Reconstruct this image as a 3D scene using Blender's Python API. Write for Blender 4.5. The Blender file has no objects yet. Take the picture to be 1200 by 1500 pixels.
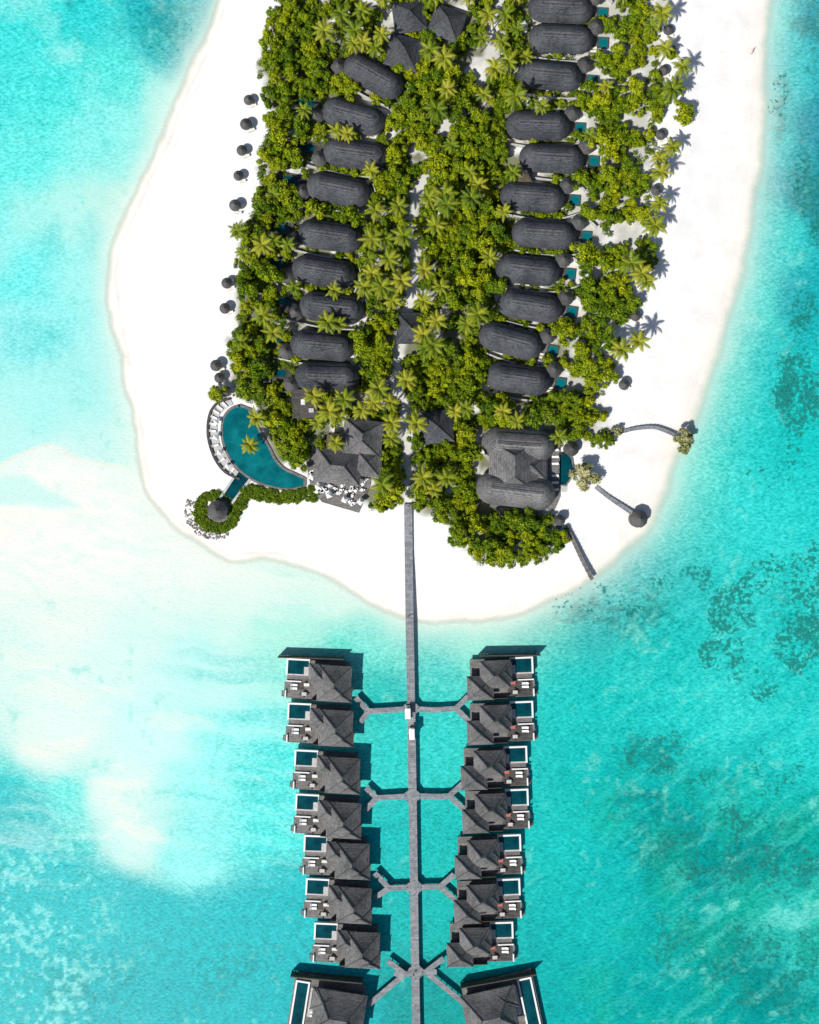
import bpy, bmesh, math, random
import numpy as np
from mathutils import Vector, Matrix
random.seed(7); RNG=np.random.default_rng(7)
S=0.2; H=270.0
scene=bpy.context.scene
def W(px,py,h=0.0):
    k=S*(H-h)/H
    return ((px-600)*k,(750-py)*k)
# ------------------------------------------------------------------ noise
TAB=RNG.random((8,256,256))
def vnoise(x,y,s=0):
    xi=np.floor(x).astype(int); yi=np.floor(y).astype(int)
    fx=x-xi; fy=y-yi; fx=fx*fx*(3-2*fx); fy=fy*fy*(3-2*fy)
    T=TAB[s%8]; a=T[xi&255,yi&255]; b=T[(xi+1)&255,yi&255]; c=T[xi&255,(yi+1)&255]; d=T[(xi+1)&255,(yi+1)&255]
    return (a*(1-fx)+b*fx)*(1-fy)+(c*(1-fx)+d*fx)*fy
def fbm(x,y,sc,o=4,s=0):
    r=0;a=1;t=0
    for i in range(o):
        r=r+a*vnoise(x/sc+17.3*i+s*5.1,y/sc+9.7*i,s+i); t+=a; a*=.5; sc=sc/2.03
    return r/t
def sstep(a,b,x):
    t=np.clip((x-a)/(b-a),0,1); return t*t*(3-2*t)
def sdf(poly,X,Y):
    P=np.array(poly,float); n=len(P); D=np.full(X.shape,1e18); ins=np.zeros(X.shape,bool)
    for i in range(n):
        a=P[i]; b=P[(i+1)%n]; e=b-a
        wx=X-a[0]; wy=Y-a[1]; t=np.clip((wx*e[0]+wy*e[1])/(e@e+1e-9),0,1)
        D=np.minimum(D,(wx-e[0]*t)**2+(wy-e[1]*t)**2)
        if a[1]!=b[1]:
            c=((Y>=a[1])!=(Y>=b[1]))&(X<a[0]+(Y-a[1])*e[0]/e[1]); ins^=c
    D=np.sqrt(D); return np.where(ins,-D,D)
def smooth_poly(pts,n=3,closed=True):
    P=[Vector((p[0],p[1])) for p in pts]; out=[]
    m=len(P)
    rng=range(m) if closed else range(m-1)
    for i in rng:
        if closed: p0,p1,p2,p3=P[i-1],P[i],P[(i+1)%m],P[(i+2)%m]
        else: p0,p1,p2,p3=P[max(i-1,0)],P[i],P[i+1],P[min(i+2,m-1)]
        for k in range(n):
            t=k/n
            q=0.5*((2*p1)+(p2-p0)*t+(2*p0-5*p1+4*p2-p3)*t*t+(3*p1-p0-3*p2+p3)*t**3)
            out.append((q.x,q.y))
    if not closed: out.append(tuple(P[-1]))
    return out
def lin(c):
    c=np.array(c,float)/255; return np.where(c<.04045,c/12.92,((c+.055)/1.055)**2.4)

SHORE=smooth_poly([(360,-120),(325,0),(303,60),(270,130),(243,200),(212,265),(180,335),(163,395),(166,450),(181,520),(196,600),(209,690),(235,742),(280,785),(335,818),(400,816),(465,836),(530,872),(590,902),(650,908),(705,905),(765,892),(815,872),(870,838),(915,795),(945,760),(966,715),(985,660),(1012,600),(1040,520),(1065,440),(1085,360),(1096,280),(1107,200),(1112,100),(1117,0),(1125,-120),(900,-420),(600,-420)],3)
SH=np.array(SHORE)
# ------------------------------------------------------------------ nodes
def newmat(name):
    m=bpy.data.materials.new(name); m.use_nodes=True
    nt=m.node_tree; b=nt.nodes['Principled BSDF']; b.inputs['Specular IOR Level'].default_value=.3
    return m,nt,b
def N(nt,t,**k):
    n=nt.nodes.new(t)
    for a,v in k.items(): setattr(n,a,v)
    return n
def objcoord(nt):
    return N(nt,'ShaderNodeTexCoord').outputs['Object']
def noise(nt,vec,scale,detail=4,rough=.55,rand=False):
    n=N(nt,'ShaderNodeTexNoise'); n.inputs['Scale'].default_value=scale; n.inputs['Detail'].default_value=detail; n.inputs['Roughness'].default_value=rough
    nt.links.new(vec,n.inputs['Vector'])
    if rand:
        n.noise_dimensions='4D'
        oi=N(nt,'ShaderNodeObjectInfo'); mm=N(nt,'ShaderNodeMath',operation='MULTIPLY'); mm.inputs[1].default_value=57
        nt.links.new(oi.outputs['Random'],mm.inputs[0]); nt.links.new(mm.outputs[0],n.inputs['W'])
    return n.outputs['Fac']
def ramp(nt,fac,stops):
    r=N(nt,'ShaderNodeValToRGB'); e=r.color_ramp.elements
    while len(e)<len(stops): e.new(.5)
    for i,(p,c) in enumerate(stops):
        e[i].position=p; e[i].color=(*c,1) if len(c)==3 else c
    nt.links.new(fac,r.inputs['Fac']); return r.outputs['Color']
def math_(nt,op,a,b=None,c=None,clamp=False):
    m=N(nt,'ShaderNodeMath',operation=op); m.use_clamp=clamp
    for i,v in enumerate((a,b,c)):
        if v is None: continue
        if isinstance(v,(int,float)): m.inputs[i].default_value=v
        else: nt.links.new(v,m.inputs[i])
    return m.outputs[0]
def mixc(nt,fac,a,b,mode='MIX'):
    m=N(nt,'ShaderNodeMix',data_type='RGBA',blend_type=mode)
    for s,v in ((m.inputs[0],fac),(m.inputs[6],a),(m.inputs[7],b)):
        if isinstance(v,(int,float)): s.default_value=v
        elif isinstance(v,tuple): s.default_value=(*v,1) if len(v)==3 else v
        else: nt.links.new(v,s)
    return m.outputs[2]
def bump(nt,b,h,strength,dist):
    n=N(nt,'ShaderNodeBump'); n.inputs['Strength'].default_value=strength; n.inputs['Distance'].default_value=dist
    nt.links.new(h,n.inputs['Height']); nt.links.new(n.outputs[0],b.inputs['Normal'])
def mat(name,c,rough=.8,var=.25,scale=2.0,bmp=.2,dist=.03):
    m,nt,b=newmat(name); v=objcoord(nt)
    f=noise(nt,v,scale,4,.6,True)
    lo=tuple(x*(1-var) for x in c); hi=tuple(min(1,x*(1+var)) for x in c)
    nt.links.new(ramp(nt,f,[(.3,lo),(.7,hi)]),b.inputs['Base Color'])
    b.inputs['Roughness'].default_value=rough
    if bmp: bump(nt,b,noise(nt,v,scale*4,2),bmp,dist)
    return m
def thatch(name,dark,light,band=5.0):
    m,nt,b=newmat(name); v=objcoord(nt)
    mp=N(nt,'ShaderNodeMapping'); mp.inputs['Scale'].default_value=(1,1,3); nt.links.new(v,mp.inputs[0])
    f1=noise(nt,mp.outputs[0],1.1,5,.75,True); f2=noise(nt,mp.outputs[0],4.5,3,.7,True); f3=noise(nt,v,.2,2,.5,True)
    sx=N(nt,'ShaderNodeSeparateXYZ'); nt.links.new(v,sx.inputs[0])
    z=math_(nt,'MULTIPLY',sx.outputs[2],band); z=math_(nt,'FRACT',z)
    f=math_(nt,'ADD',math_(nt,'MULTIPLY',f1,.42),math_(nt,'MULTIPLY',f2,.30)); f=math_(nt,'ADD',f,math_(nt,'MULTIPLY',z,.12)); f=math_(nt,'ADD',f,math_(nt,'MULTIPLY',f3,.20))
    nt.links.new(ramp(nt,f,[(.42,dark),(.62,light)]),b.inputs['Base Color'])
    b.inputs['Roughness'].default_value=.8; b.inputs['Specular IOR Level'].default_value=.2
    hh=math_(nt,'ADD',f2,math_(nt,'MULTIPLY',z,.6)); bump(nt,b,hh,.9,.2)
    return m
def planks(name,c1,c2,gap,axis='x',w=.35):
    m,nt,b=newmat(name); v=objcoord(nt)
    mp=N(nt,'ShaderNodeMapping'); nt.links.new(v,mp.inputs[0])
    if axis=='y': mp.inputs['Rotation'].default_value=(0,0,math.pi/2)
    br=N(nt,'ShaderNodeTexBrick'); nt.links.new(mp.outputs[0],br.inputs['Vector'])
    br.inputs['Scale'].default_value=1; br.inputs['Brick Width'].default_value=3.1; br.inputs['Row Height'].default_value=w; br.inputs['Mortar Size'].default_value=.025
    br.inputs['Color1'].default_value=(*c1,1); br.inputs['Color2'].default_value=(*c2,1); br.inputs['Mortar'].default_value=(*gap,1)
    f=noise(nt,v,.9,4,.65,True)
    col=mixc(nt,1.0,br.outputs['Color'],ramp(nt,f,[(.3,(.65,.65,.65)),(.7,(1.25,1.22,1.2))]),'MULTIPLY')
    nt.links.new(col,b.inputs['Base Color']); b.inputs['Roughness'].default_value=.8
    bump(nt,b,br.outputs['Fac'],-.4,.02)
    return m
M={}
M['thatch']=thatch('dark_thatch',(.016,.019,.025),(.135,.142,.155))
M['thatch_b']=thatch('weathered_thatch',(.045,.045,.047),(.26,.25,.245),4)
M['thatch_ridge']=thatch('thatch_ridge',(.04,.042,.046),(.16,.16,.162))
M['thatch_c']=thatch('parasol_thatch',(.045,.045,.047),(.16,.155,.15))
M['thatch_old']=thatch('brown_thatch',(.07,.05,.035),(.19,.15,.11))
M['wall']=mat('plaster_wall',(.55,.52,.46),.85,.15,1.5)
M['wood']=mat('dark_timber',(.09,.065,.045),.7,.35,3)
M['glass']=mat('window_glass',(.02,.03,.035),.08,.2,1,0)
M['white']=mat('white_paint',(.74,.74,.72),.6,.06,2,.05)
M['stone']=mat('pale_stone',(.48,.47,.45),.8,.18,1.2)
M['rock']=mat('shore_rock',(.22,.20,.17),.9,.5,1.5,.6,.1)
M['deck']=planks('grey_decking',(.15,.145,.14),(.23,.218,.205),(.04,.04,.04))
M['deck_d']=planks('dark_decking',(.06,.055,.053),(.10,.09,.082),(.015,.015,.015))
M['jetty']=planks('jetty_planks',(.20,.215,.235),(.29,.30,.315),(.08,.08,.085),'x',.6)
M['canvas']=mat('white_canvas',(.8,.8,.78),.7,.05,3,.05)
M['fabric']=mat('cream_fabric',(.7,.66,.58),.9,.1,3,.05)
M['pink']=mat('red_cushion',(.5,.12,.1),.9,.15,3,.05)
M['rubber']=mat('tyre_rubber',(.02,.02,.02),.8,.2,6,.05)
M['skin']=mat('skin',(.35,.2,.13),.6,.1,5,.02)
M['hair']=mat('hair',(.03,.02,.015),.6,.2,8,.1)
M['cloth']=mat('shirt_cloth',(.6,.6,.62),.9,.1,6,.05)
M['cloth2']=mat('trouser_cloth',(.05,.07,.12),.9,.1,6,.05)
M['bark']=mat('palm_bark',(.20,.16,.12),.9,.35,3,0)
def poolmat(name,c1,c2,spec=.3):
    m,nt,b=newmat(name); v=objcoord(nt)
    nt.links.new(ramp(nt,noise(nt,v,.35,4,.6),[(.3,c1),(.7,c2)]),b.inputs['Base Color']); b.inputs['Roughness'].default_value=.1
    b.inputs['Specular IOR Level'].default_value=spec
    bump(nt,b,noise(nt,v,2.2,2),.25,.04); return m
M['pool']=poolmat('pool_water',(.0,.08,.10),(.003,.17,.185))
M['pool_m']=poolmat('teal_pool_water',(.0,.10,.12),(.004,.19,.21))
M['pool_d']=poolmat('deep_pool_water',(.0,.028,.04),(.002,.07,.088),.2)
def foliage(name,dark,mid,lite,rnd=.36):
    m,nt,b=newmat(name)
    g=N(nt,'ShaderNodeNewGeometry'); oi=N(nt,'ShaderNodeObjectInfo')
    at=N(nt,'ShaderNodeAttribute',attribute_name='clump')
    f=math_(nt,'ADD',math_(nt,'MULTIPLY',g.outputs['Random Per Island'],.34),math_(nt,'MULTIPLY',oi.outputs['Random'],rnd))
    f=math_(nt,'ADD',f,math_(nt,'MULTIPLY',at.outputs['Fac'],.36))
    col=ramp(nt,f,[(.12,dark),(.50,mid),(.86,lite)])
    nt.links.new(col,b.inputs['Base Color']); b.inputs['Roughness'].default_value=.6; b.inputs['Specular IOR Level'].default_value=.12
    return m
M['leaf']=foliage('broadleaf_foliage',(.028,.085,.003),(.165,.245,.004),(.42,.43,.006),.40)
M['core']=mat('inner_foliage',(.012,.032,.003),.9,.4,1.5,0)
M['frond']=foliage('palm_frond',(.035,.09,.006),(.145,.20,.010),(.35,.33,.03))
M['dry']=foliage('dry_frond',(.12,.09,.03),(.22,.17,.05),(.32,.27,.10))
M['shrub']=foliage('shrub_foliage',(.025,.07,.004),(.115,.175,.005),(.31,.32,.01),.1)
M['pale_leaf']=foliage('pale_foliage',(.16,.18,.05),(.32,.32,.12),(.50,.46,.24))
# ------------------------------------------------------------------ mesh builder
class MB:
    def __init__(s): s.v=[];s.f=[];s.m=[];s.mats=[]
    def mi(s,k):
        if k not in s.mats: s.mats.append(k)
        return s.mats.index(k)
    def add(s,vs,fs,k,T=None):
        o=len(s.v)
        for p in vs:
            p=Vector(p); 
            if T is not None: p=T@p
            s.v.append(tuple(p))
        i=s.mi(k)
        for f in fs: s.f.append(tuple(o+a for a in f)); s.m.append(i)
    def box(s,x0,x1,y0,y1,z0,z1,k,T=None):
        s.add([(x0,y0,z0),(x1,y0,z0),(x1,y1,z0),(x0,y1,z0),(x0,y0,z1),(x1,y0,z1),(x1,y1,z1),(x0,y1,z1)],
              [(0,3,2,1),(4,5,6,7),(0,1,5,4),(1,2,6,5),(2,3,7,6),(3,0,4,7)],k,T)
    def prism(s,poly,z0,z1,k):
        n=len(poly); ar=sum(poly[i][0]*poly[(i+1)%n][1]-poly[(i+1)%n][0]*poly[i][1] for i in range(n))
        if ar<0: poly=poly[::-1]
        s.add([(x,y,z0) for x,y in poly]+[(x,y,z1) for x,y in poly],
              [tuple(range(n,2*n)),tuple(range(n-1,-1,-1))]+[(i,(i+1)%n,n+(i+1)%n,n+i) for i in range(n)],k)
    def rings(s,R,k,cap=True,T=None):
        n=len(R[0]); vs=[p for r in R for p in r]; fs=[]
        for j in range(len(R)-1):
            for i in range(n): fs.append((j*n+i,j*n+(i+1)%n,(j+1)*n+(i+1)%n,(j+1)*n+i))
        if cap: fs.append(tuple((len(R)-1)*n+i for i in range(n))); fs.append(tuple(range(n-1,-1,-1)))
        s.add(vs,fs,k,T)
    def cyl(s,x,y,r,z0,z1,k,n=10,r1=None):
        r1=r if r1 is None else r1
        s.rings([[(x+r*math.cos(2*math.pi*i/n),y+r*math.sin(2*math.pi*i/n),z0) for i in range(n)],[(x+r1*math.cos(2*math.pi*i/n),y+r1*math.sin(2*math.pi*i/n),z1) for i in range(n)]],k)
    def beam(s,a,b,w,k):
        a=Vector(a);b=Vector(b);d=b-a;L=d.length
        q=d.to_track_quat('X','Z').to_matrix().to_4x4()
        s.box(0,L,-w/2,w/2,-w/2,w/2,k,Matrix.Translation(a)@q)
    def cone(s,x,y,r,z0,z1,k='thatch',n=20,rk='thatch_ridge'):
        R=[]
        for t,dz in ((0,-.12),(0,.05),(.25,0),(.5,0),(.75,0),(.9,0),(.96,0)):
            rr=r*(1-t); z=z0+(z1-z0)*(t**.92)+dz
            R.append([(x+rr*(1+.03*math.sin(9*a+t*5))*math.cos(a),y+rr*math.sin(a)*(1+.03*math.sin(9*a+t*5)),z) for a in [2*math.pi*i/n for i in range(n)]])
        s.rings(R,k); s.cyl(x,y,r*.1,z1-.25,z1+.25,rk,8,r*.03)
    def stadium(s,L,Wd,ze,zr,k,rk='thatch_ridge'):
        a=(L-Wd)/2
        def ring(r,z,ext=0):
            n=12;o=[]
            for i in range(n+1):
                t=-math.pi/2+math.pi*i/n; o.append((a+ext+r*math.cos(t),r*math.sin(t)*(1+.012*math.sin(i*2.1)),z))
            for i in range(n+1):
                t=math.pi/2+math.pi*i/n; o.append((-a-ext+r*math.cos(t),r*math.sin(t)*(1+.012*math.sin(i*1.7)),z))
            return o
        h=zr-ze; R=[ring(Wd/2-.25,ze-.2),ring(Wd/2,ze-.15),ring(Wd/2,ze)]
        for t in (.12,.26,.4): R.append(ring(Wd/2*(1-t),ze+h*math.sin(t*math.pi/2)**.85*.93))
        R.append(ring(Wd/2*.60,ze+h*math.sin(.4*math.pi/2)**.85*.93+.28)) 
        for t in (.55,.7,.85,.95): R.append(ring(Wd/2*(1-t),ze+h*math.sin(t*math.pi/2)**.85*.95+.22))
        s.rings(R,k)
        s.box(-a-.6,a+.6,-.32,.32,zr-.05,zr+.28,rk)
    def hip(s,x,y,w,d,ze,zp,k,ridge=0.0,axis='x',rk='thatch_ridge'):
        """hip roof: eave rectangle w*d, ridge length; slightly concave slopes, ridge caps"""
        def rect(t,z):
            hw=w/2*(1-t)+ (ridge/2*t if axis=='x' else 0); hd=d/2*(1-t)+(ridge/2*t if axis=='y' else 0)
            return [(x-hw,y-hd,z),(x+hw,y-hd,z),(x+hw,y+hd,z),(x-hw,y+hd,z)]
        h=zp-ze; R=[rect(0.03,ze-.22),rect(0,ze-.2),rect(0,ze)]
        prof=[(.25,.2),(.5,.44),(.75,.71),(.985,1)]
        for t,q in prof: R.append(rect(t,ze+h*q))
        s.rings(R,k)
        pr=[(0,0)]+prof
        for c in range(4):
            for j in range(len(pr)-1):
                p=rect(pr[j][0],ze+h*pr[j][1]+.05)[c]; q=rect(pr[j+1][0],ze+h*pr[j+1][1]+.05)[c]
                s.beam(p,q,.26,rk)
    def mesh(s,name,smooth=False):
        me=bpy.data.meshes.new(name); me.from_pydata(s.v,[],s.f)
        for k in s.mats: me.materials.append(M[k])
        me.polygons.foreach_set('material_index',s.m)
        if smooth: me.polygons.foreach_set('use_smooth',[True]*len(s.f))
        me.update(); return me
def link(name,me,loc=(0,0,0),rz=0,sc=1,parent=None):
    o=bpy.data.objects.new(name,me); scene.collection.objects.link(o)
    o.location=loc; o.rotation_euler=(0,0,rz); o.scale=(sc,sc,sc) if isinstance(sc,(int,float)) else sc
    if parent: o.parent=parent
    return o
def group(name,parts,loc,rz=0,sc=1):
    e=link(name,None,loc,rz,sc); e.empty_display_size=.5
    for n,me in parts: link(n,me,parent=e)
    return e
def dist_shore(px,py):
    return float(sdf(SHORE,np.array([px],float),np.array([py],float))[0])
def gz(px,py):
    if 400<px<900 and py<700: return 1.2
    d=-dist_shore(px,py)*S
    return max(-.5,min(1.2,d*.06))
def PP(pts,h=1.2): return [W(x,y,h) for x,y in pts]
# ------------------------------------------------------------------ water + terrain
step=.5
xs=np.concatenate([[-5000,-2500,-1200,-600,-350,-230,-160],np.arange(-130,130.1,step),[160,230,350,600,1200,2500,5000]])
ys=np.concatenate([[-5000,-2500,-1200,-600,-350,-230,-185],np.arange(-160,160.1,step),[185,230,350,600,1200,2500,5000]])
X,Y=np.meshgrid(xs,ys,indexing='ij'); nx,ny=X.shape
PX=X/S+600; PY=750-Y/S
def grid(name,Z):
    me=bpy.data.meshes.new(name)
    V=np.stack([X,Y,Z],-1).reshape(-1,3); idx=np.arange(nx*ny).reshape(nx,ny)
    F=np.stack([idx[:-1,:-1],idx[1:,:-1],idx[1:,1:],idx[:-1,1:]],-1).reshape(-1,4)
    me.vertices.add(len(V)); me.vertices.foreach_set('co',V.ravel().astype(np.float32))
    me.loops.add(F.size); me.loops.foreach_set('vertex_index',F.ravel().astype(np.int32))
    me.polygons.add(len(F)); me.polygons.foreach_set('loop_start',np.arange(0,F.size,4,dtype=np.int32)); 
    me.polygons.foreach_set('use_smooth',np.ones(len(F),bool)); me.update(calc_edges=True)
    return me
def attr(me,name,A):
    a=me.attributes.new(name,'FLOAT','POINT'); a.data.foreach_set('value',A.ravel().astype(np.float32))
def attrc(me,name,A):
    a=me.attributes.new(name,'FLOAT_COLOR','POINT'); B=np.concatenate([A.reshape(-1,3),np.ones((A.shape[0]*A.shape[1],1))],1)
    a.data.foreach_set('color',B.ravel().astype(np.float32))
wx=(fbm(PX,PY,90,4,1)-.5)*70; wy=(fbm(PX,PY,90,4,2)-.5)*70
QX=PX+wx; QY=PY+wy
d0=sdf(SHORE,PX,PY)
dsh=d0+(fbm(PX,PY,40,4,3)-.5)*12
C=[(30,30,70,222,220),(120,20,50,210,212),(240,40,20,175,185),(60,120,85,228,224),(180,110,90,228,222),(235,140,170,236,225),(150,200,140,238,232),(50,230,110,235,230),(100,330,180,240,232),(30,400,120,236,234),(160,290,195,238,226),(110,430,150,238,235),(60,500,160,236,234),(130,560,165,236,232),(60,610,175,240,235),(180,640,195,240,232),(20,650,190,240,234),
(80,720,240,240,232),(20,800,236,240,230),(150,800,240,241,234),(250,850,225,241,232),(100,900,232,241,232),(350,880,215,241,230),(30,960,215,240,230),(200,950,215,242,234),(300,980,195,243,235),(400,930,175,238,222),(470,900,195,240,225),(560,940,110,225,212),
(100,1040,225,242,233),(200,1060,205,244,238),(330,1070,150,243,238),(60,1090,230,241,230),(170,1160,222,241,232),(300,1150,150,243,238),(390,1120,100,236,232),(390,1220,90,234,230),(200,1230,215,241,232),(290,1250,150,241,236),(90,1170,110,230,222),(20,1130,45,210,208),(30,1220,15,190,192),(90,1260,45,205,202),
(50,1310,25,195,196),(130,1340,45,202,200),(230,1320,15,190,194),(340,1330,10,188,194),(410,1320,10,190,194),(30,1420,20,190,192),(150,1440,5,170,178),(280,1440,5,172,180),(380,1430,5,178,184),(430,1480,5,172,178),(300,1380,10,185,190),
(480,940,90,220,205),(560,1010,20,190,185),(570,1090,40,205,200),(640,1090,50,208,202),(640,1000,40,205,198),(570,1220,10,190,188),(640,1220,15,190,185),(575,1360,10,185,182),(640,1360,10,185,180),(570,1470,5,160,160),(640,1470,5,160,158),
(700,930,110,224,208),(800,920,60,200,190),(860,900,35,180,180),(930,830,50,185,185),(990,760,60,205,198),(1000,840,40,190,188),(880,1000,25,195,190),(820,1040,30,198,192),(970,960,30,195,190),(1050,820,45,205,200),(1100,760,50,212,208),
(1010,680,80,218,205),(1080,640,30,205,200),(1150,650,20,195,192),(1180,760,40,205,202),(1060,560,60,212,202),(1130,540,15,195,195),(1110,430,50,212,205),(1180,430,5,170,178),(1130,330,30,205,202),(1180,300,5,145,162),(1135,200,25,195,198),(1190,190,5,145,162),(1150,90,20,190,196),(1190,30,5,150,166),(1140,20,40,205,205),
(1090,900,50,205,200),(1170,960,35,200,195),(1080,1040,55,212,206),(1180,1080,40,205,200),(1000,1040,40,205,200),(850,1120,20,190,186),(920,1150,10,180,178),(1000,1180,5,172,170),(1100,1150,25,190,186),(830,1230,25,195,190),(900,1250,15,182,180),(1000,1270,0,160,158),(1100,1260,5,155,150),(1180,1230,10,170,160),(1080,1330,20,170,162),(1160,1360,60,200,192),(1180,1310,40,185,175),(880,1350,20,185,182),(960,1380,10,175,172),(840,1450,5,172,172),(930,1460,0,165,165),(1040,1430,5,165,160),(1120,1450,0,150,148),(1180,1480,20,170,165),
(-200,300,100,225,225),(-200,1300,10,170,180),(1400,300,0,130,150),(1400,1000,10,165,170),(1400,1400,0,140,145),(600,1700,0,150,158),(100,-200,30,190,195)]
num=np.zeros(X.shape+(3,)); den=np.zeros(X.shape)
for c in C:
    w=1/((QX-c[0])**2+(QY-c[1])**2+28**2)**2
    num+=w[...,None]*lin(c[2:]); den+=w
col=num/den[...,None]
def blend(col,c,a): return col*(1-a[...,None])+lin(c)*a[...,None]
def blob(b,gain=1.0):
    r=0*X
    for q in b:
        cx,cy,rx,ry=q[:4]; st=q[4] if len(q)>4 else 1; an=math.radians(q[5]) if len(q)>5 else 0
        dx=PX+wx*.5-cx; dy=PY+wy*.5-cy; u=(dx*math.cos(an)+dy*math.sin(an))/rx; v=(-dx*math.sin(an)+dy*math.cos(an))/ry
        r=np.maximum(r,st*np.clip((1.25-np.sqrt(u*u+v*v))*gain,0,1))
    return r
# bottom-left: deeper basin with a fairly crisp edge against the pale flat
bas=sdf(smooth_poly([(-300,1080),(-20,1120),(55,1175),(105,1230),(150,1262),(215,1288),(290,1292),(335,1268),(390,1255),(450,1250),(520,1330),(520,1700),(-300,1700)],3),PX+wx*.35,PY+wy*.35)
col=blend(col,(8,186,194),(1-sstep(-22,14,bas))*.68)
# soft dark seagrass patches
soft=blob([(240,35,60,45),(110,10,40,20,.6),(965,1110,60,28,.9,20),(1040,1140,60,25,.8,20),(940,1190,70,45,.7),(1010,1250,110,75,1,15),(1110,1230,90,60,.95,20),(1180,1260,50,50,.9),(1060,1390,130,50,.9,10),(1150,1450,90,50,.9),(1190,1380,40,60,.8),(870,885,80,30,.9,-15),(940,900,60,40,.6),(1185,40,30,80,.9),(1140,150,16,55,1),(1185,280,30,90,1),(1165,575,40,90,.6),(150,1450,220,60,.5),(330,1420,120,60,.5),(1150,900,80,60,.4)])
n1=fbm(PX,PY,34,5,5); n2=fbm(PX,PY,9,3,6); n3=fbm(PX,PY,60,4,7)
sm=np.clip((soft*1.0+(n1-.5)*1.9+(n2-.5)*2.2-.45)*3.0,0,1)*np.clip(soft*2,0,1)
col=blend(col,(0,126,124),sm*.60*np.where(PX<520,.6,1))
# greener algae tint in the reef
gt=sstep(760,900,PX)*sstep(1040,1200,PY)*np.clip((n3-.44)*4,0,1)
col=blend(col,(30,180,150),gt*.42)
def aniso(ang,L,wd,s):
    a=math.radians(ang); u=PX*math.cos(a)-PY*math.sin(a)+wx*.35; v=PX*math.sin(a)+PY*math.cos(a)+wy*.35
    return fbm(u/L*wd,v,wd,5,s)
rt=sstep(820,980,PX)*sstep(720,860,PY)
st=aniso(38,45,9,2)
col=blend(col,(105,225,215),rt*np.clip((st-.53)*3,0,1)*.36); col=blend(col,(0,140,143),rt*np.clip((.46-st)*3,0,1)*.3)
# pale breaks in the lower-right reef
wb=blob([(1160,1350,60,22,1,-20),(1185,1330,30,30,.8),(1060,1330,60,14,.6,-15),(1185,1180,30,20,.6)]); col=blend(col,(120,222,210),np.clip((wb+(n1-.5)*1.6+(n2-.5)*1.2-.35)*2.5,0,1)*.55)
lf=(1-sstep(440,520,PX))*sstep(900,960,PY)*(1-sstep(1260,1330,PY))
sh=aniso(-4,170,16,3)
col=blend(col,(40,205,205),lf*np.clip((sh-.53)*3.5,0,1)*.6*sstep(150,420,PX)); col=blend(col,(215,245,238),lf*np.clip((.47-sh)*3,0,1)*.45)
tl=(1-sstep(230,330,PX))*(1-sstep(500,640,PY)); nn=fbm(PX,PY,70,5,7)
col=blend(col,(60,215,215),tl*np.clip((nn-.54)*4,0,1)*.45); col=blend(col,(190,240,234),tl*np.clip((.46-nn)*4,0,1)*.4)
# white sparkle on the water, painted into the colour of the lower-left basin
gl=(1-sstep(90,240,PX))*sstep(1190,1280,PY); gn=fbm(PX,PY,7,3,3)
col=blend(col,(150,235,232),gl*np.clip((gn+(n1-.5)*.6-.58)*8,0,1)*.6)
# submerged sandbars with crisper upper edge
bar=sdf(smooth_poly([(-80,720),(-20,690),(30,664),(80,650),(118,670),(200,686),(232,745),(290,800),(380,835),(470,850),(540,890),(430,915),(330,900),(200,890),(60,870),(-80,900)],3),PX+wx*.15,PY+wy*.15)
fade=(1-sstep(815,900,PY)*.8)
col=blend(col,(250,247,239),(1-sstep(-6,3,bar))*.62*fade)
rp=fbm(PX*.5+PY*.2,PY*1.6,16,4,2)
col=blend(col,(222,240,232),(1-sstep(-10,3,bar))*np.clip((rp-.5)*3,0,1)*.55)
col=blend(col,(240,226,204),np.exp(-((bar+4)/3.0)**2)*.35*(1-sstep(700,800,PY))*(PX<215))
wed=sdf([(40,700),(115,745),(60,742),(0,738),(-60,720),(-60,705)],PX+wx*.3,PY+wy*.3); col=blend(col,(196,240,232),(1-sstep(-6,8,wed))*.75)
b3=sdf(smooth_poly([(-60,745),(10,738),(60,748),(130,742),(150,752),(90,760),(30,770),(10,800),(-60,800)],3),PX+wx*.2,PY+wy*.2); col=blend(col,(252,244,230),(1-sstep(-8,2,b3))*.5)
for (cx,cy,rx,ry,a) in [(170,1150,60,14,.4),(215,1220,45,10,.45),(80,1075,50,16,.35),(120,1000,90,14,.3),(60,960,60,12,.3),(190,1190,16,26,.35),(250,1040,60,10,.25)]:
    e=np.sqrt(((PX+wx*1.2-cx)/rx)**2+((PY+wy*1.2-cy)/ry)**2); col=blend(col,(246,238,224),(1-sstep(.7,1.15,e))*a)
# ripple bands in the shallow sand flats
lr=(1-sstep(420,560,PX))*sstep(700,760,PY)*(1-sstep(1230,1290,PY)); rb=aniso(-20,60,7,6)
col=blend(col,(190,236,230),lr*np.clip((rb-.52)*4,0,1)*.28)
for pts in ([(0,850),(40,870),(70,900),(110,925)],[(0,990),(50,975),(110,985),(170,1010)],[(20,1060),(80,1040),(160,1045)],[(130,1130),(170,1120),(205,1150),(200,1200),(150,1230)],[(40,690),(80,700),(140,690),(200,700)]):
    pl=np.array(smooth_poly(pts,3,False)); D=np.full(X.shape,1e18)
    for i in range(len(pl)-1):
        a_=pl[i]; e_=pl[i+1]-a_; ax=PX+wx*.3-a_[0]; ay=PY+wy*.3-a_[1]; t_=np.clip((ax*e_[0]+ay*e_[1])/(e_@e_),0,1); D=np.minimum(D,(ax-e_[0]*t_)**2+(ay-e_[1]*t_)**2)
    col=blend(col,(255,250,240),np.exp(-D/4)*.35*np.clip(fbm(PX,PY,20,3,1)*2-.4,0,1))
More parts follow.
